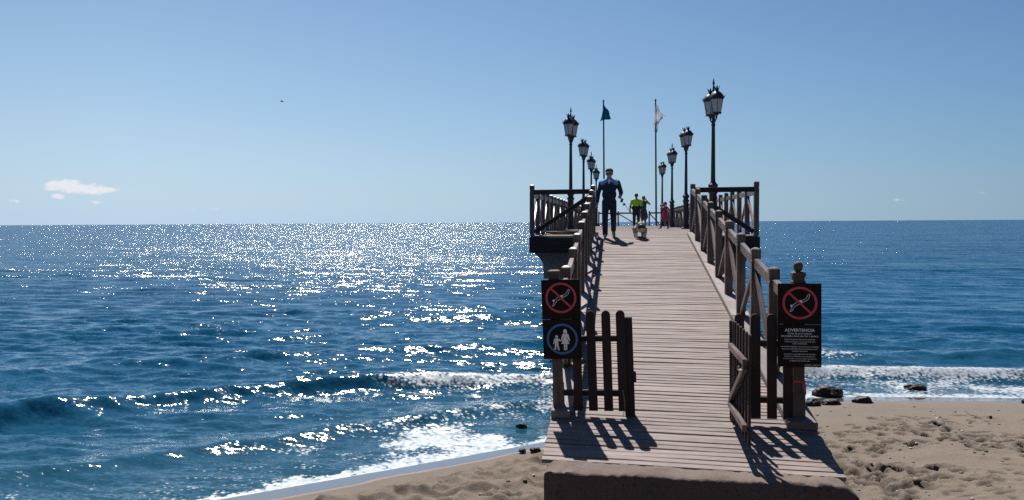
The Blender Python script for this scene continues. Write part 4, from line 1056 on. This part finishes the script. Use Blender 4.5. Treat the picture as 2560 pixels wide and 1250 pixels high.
# ------------------------------------------------------------------ rocks
def mat_rock():
    m, t, b = new_mat('wet_rock')
    tc = t.add('ShaderNodeTexCoord'); n = t.noise(tc.outputs['Object'], 7, 5, .65); n2 = t.noise(tc.outputs['Object'], 34, 4, .7)
    c = t.mix(n.outputs[0], (.005, .005, .0045), (.020, .017, .014)); t.l.new(t.mix(t.ramp(n2.outputs[0], .55, .7), c, (.014, .016, .010)), b.inputs['Base Color'])
    b.inputs['Roughness'].default_value = .55; b.inputs['Specular IOR Level'].default_value = .3
    bp = t.add('ShaderNodeBump', ins={'Strength': .6, 'Distance': .02, 'Height': n2.outputs[0]}); t.l.new(bp.outputs[0], b.inputs['Normal'])
    return m
M_ROCK = mat_rock()
def rock(x, y, z, r, seed, label):
    bm = bmesh.new(); bmesh.ops.create_icosphere(bm, subdivisions=4, radius=1)
    for v in bm.verts:
        c = v.co.copy(); n = float(fbm(np.array(c.x*1.6+seed*3.1), np.array(c.y*1.6+c.z*1.9), 4, seed)); n2 = float(fbm(np.array(c.x*6+c.z*4+seed), np.array(c.y*6+c.z*5), 3, seed+4))
        k = 1+.55*n+.22*n2; v.co = Vector((c.x*r[0]*k, c.y*r[1]*k, max(c.z, -.5)*r[2]*k))
    me = bpy.data.meshes.new('rock'); bm.to_mesh(me); bm.free(); me.materials.append(M_ROCK); me.polygons.foreach_set('use_smooth', [True]*len(me.polygons))
    tag(link('rock', me, loc=(x, y, z)), label, 'rock', 'rocks at the water line')
rock(3.75, 17.50, .06, (.25, .20, .14), 1, 'large dark rock in the foam just right of the warning sign')
rock(3.26, 16.30, .08, (.13, .12, .10), 2, 'small dark rock on wet sand behind the right sign post')
rock(3.58, 16.45, .08, (.16, .12, .07), 3, 'flat dark rock on wet sand between the sign post and a lone rock')
rock(4.18, 16.75, .07, (.17, .13, .11), 4, 'lone rounded rock on the wet sand at the edge of the water')
rock(5.55, 18.55, .02, (.20, .17, .10), 5, 'dark seaweedy rock in the surf farthest from the pier')
rock(7.05, 17.25, .08, (.18, .14, .10), 6, 'small rock cut by the right edge of the picture')
rock(-1.56, 13.7, .03, (.09, .08, .065), 7, 'dark rock in shallow foam left of the ramp foot')
rock(-1.18, 12.15, .07, (.075, .06, .05), 8, 'small pebble sized rock on wet sand beside the ramp, right of the smallest')
rock(-1.36, 12.10, .07, (.055, .045, .035), 9, 'smallest rock on the wet sand left of the ramp')

# ------------------------------------------------------------------ pebbles, shell bits and weed scattered over the dry sand
def pebbles():
    dg = bpy.context.evaluated_depsgraph_get(); sand = bpy.data.objects['sand_beach'].evaluated_get(dg)
    mb = MB(); rr = random.Random(3); k = 0
    while k < 420:
        x = rr.uniform(-4.5, 9.5); y = rr.uniform(7.4, 16.5)
        nl = float(inland(np.array(x), np.array(y)))
        if nl < 1.3 or (-.75 < x < 2.0 and y > 7.3) or rr.random() < .25: continue
        ok, p, nrm, _ = sand.ray_cast((x, y, 5), (0, 0, -1))
        if not ok: continue
        r = rr.uniform(.007, .024) if rr.random() < .93 else rr.uniform(.025, .042); n0 = len(mb.v)
        mb.sphere((p.x, p.y, p.z+r*.15), (r*rr.uniform(.8, 1.5), r*rr.uniform(.8, 1.3), r*rr.uniform(.45, .8)), 6, 4, rr.choice((0, 0, 0, 1, 2)))
        k += 1
    me = mb.mesh('pebbles', [plain('dark_pebble', (.035, .03, .027), .7), plain('pale_shell', (.42, .38, .34), .6), plain('brown_pebble', (.10, .07, .05), .7)], True)
    tag(link('pebbles', me), 'small pebbles and shell bits scattered over the sand', 'pebbles', kind='stuff')
pebbles()

# ------------------------------------------------------------------ bird
def bird():
    d = fw + rt*((705-CX)/F_PX) - up*((254-CY)/F_PX)
    p = Vector((0, 0, EZ))+d*130
    t = empty('bird', p, 'tiny distant bird flying in the open sky', 'bird')
    link('body', MB().sphere((0, 0, 0), (.26, .07, .07), 10, 6).mesh('body', M_GREYC, True), t)
    for s in (-1, 1):
        w = MB(); w.loft([[(.08, s*.03, .02), (-.10, s*.03, .02), (-.10, s*.03, .035), (.08, s*.03, .035)], [(.07, s*.3, .16), (-.07, s*.3, .16), (-.07, s*.3, .17), (.07, s*.3, .17)], [(-.05, s*.62, .10), (-.08, s*.62, .10), (-.08, s*.62, .105), (-.05, s*.62, .105)]])
        link('wing', w.mesh('wing', M_GREYC), t)
bird()
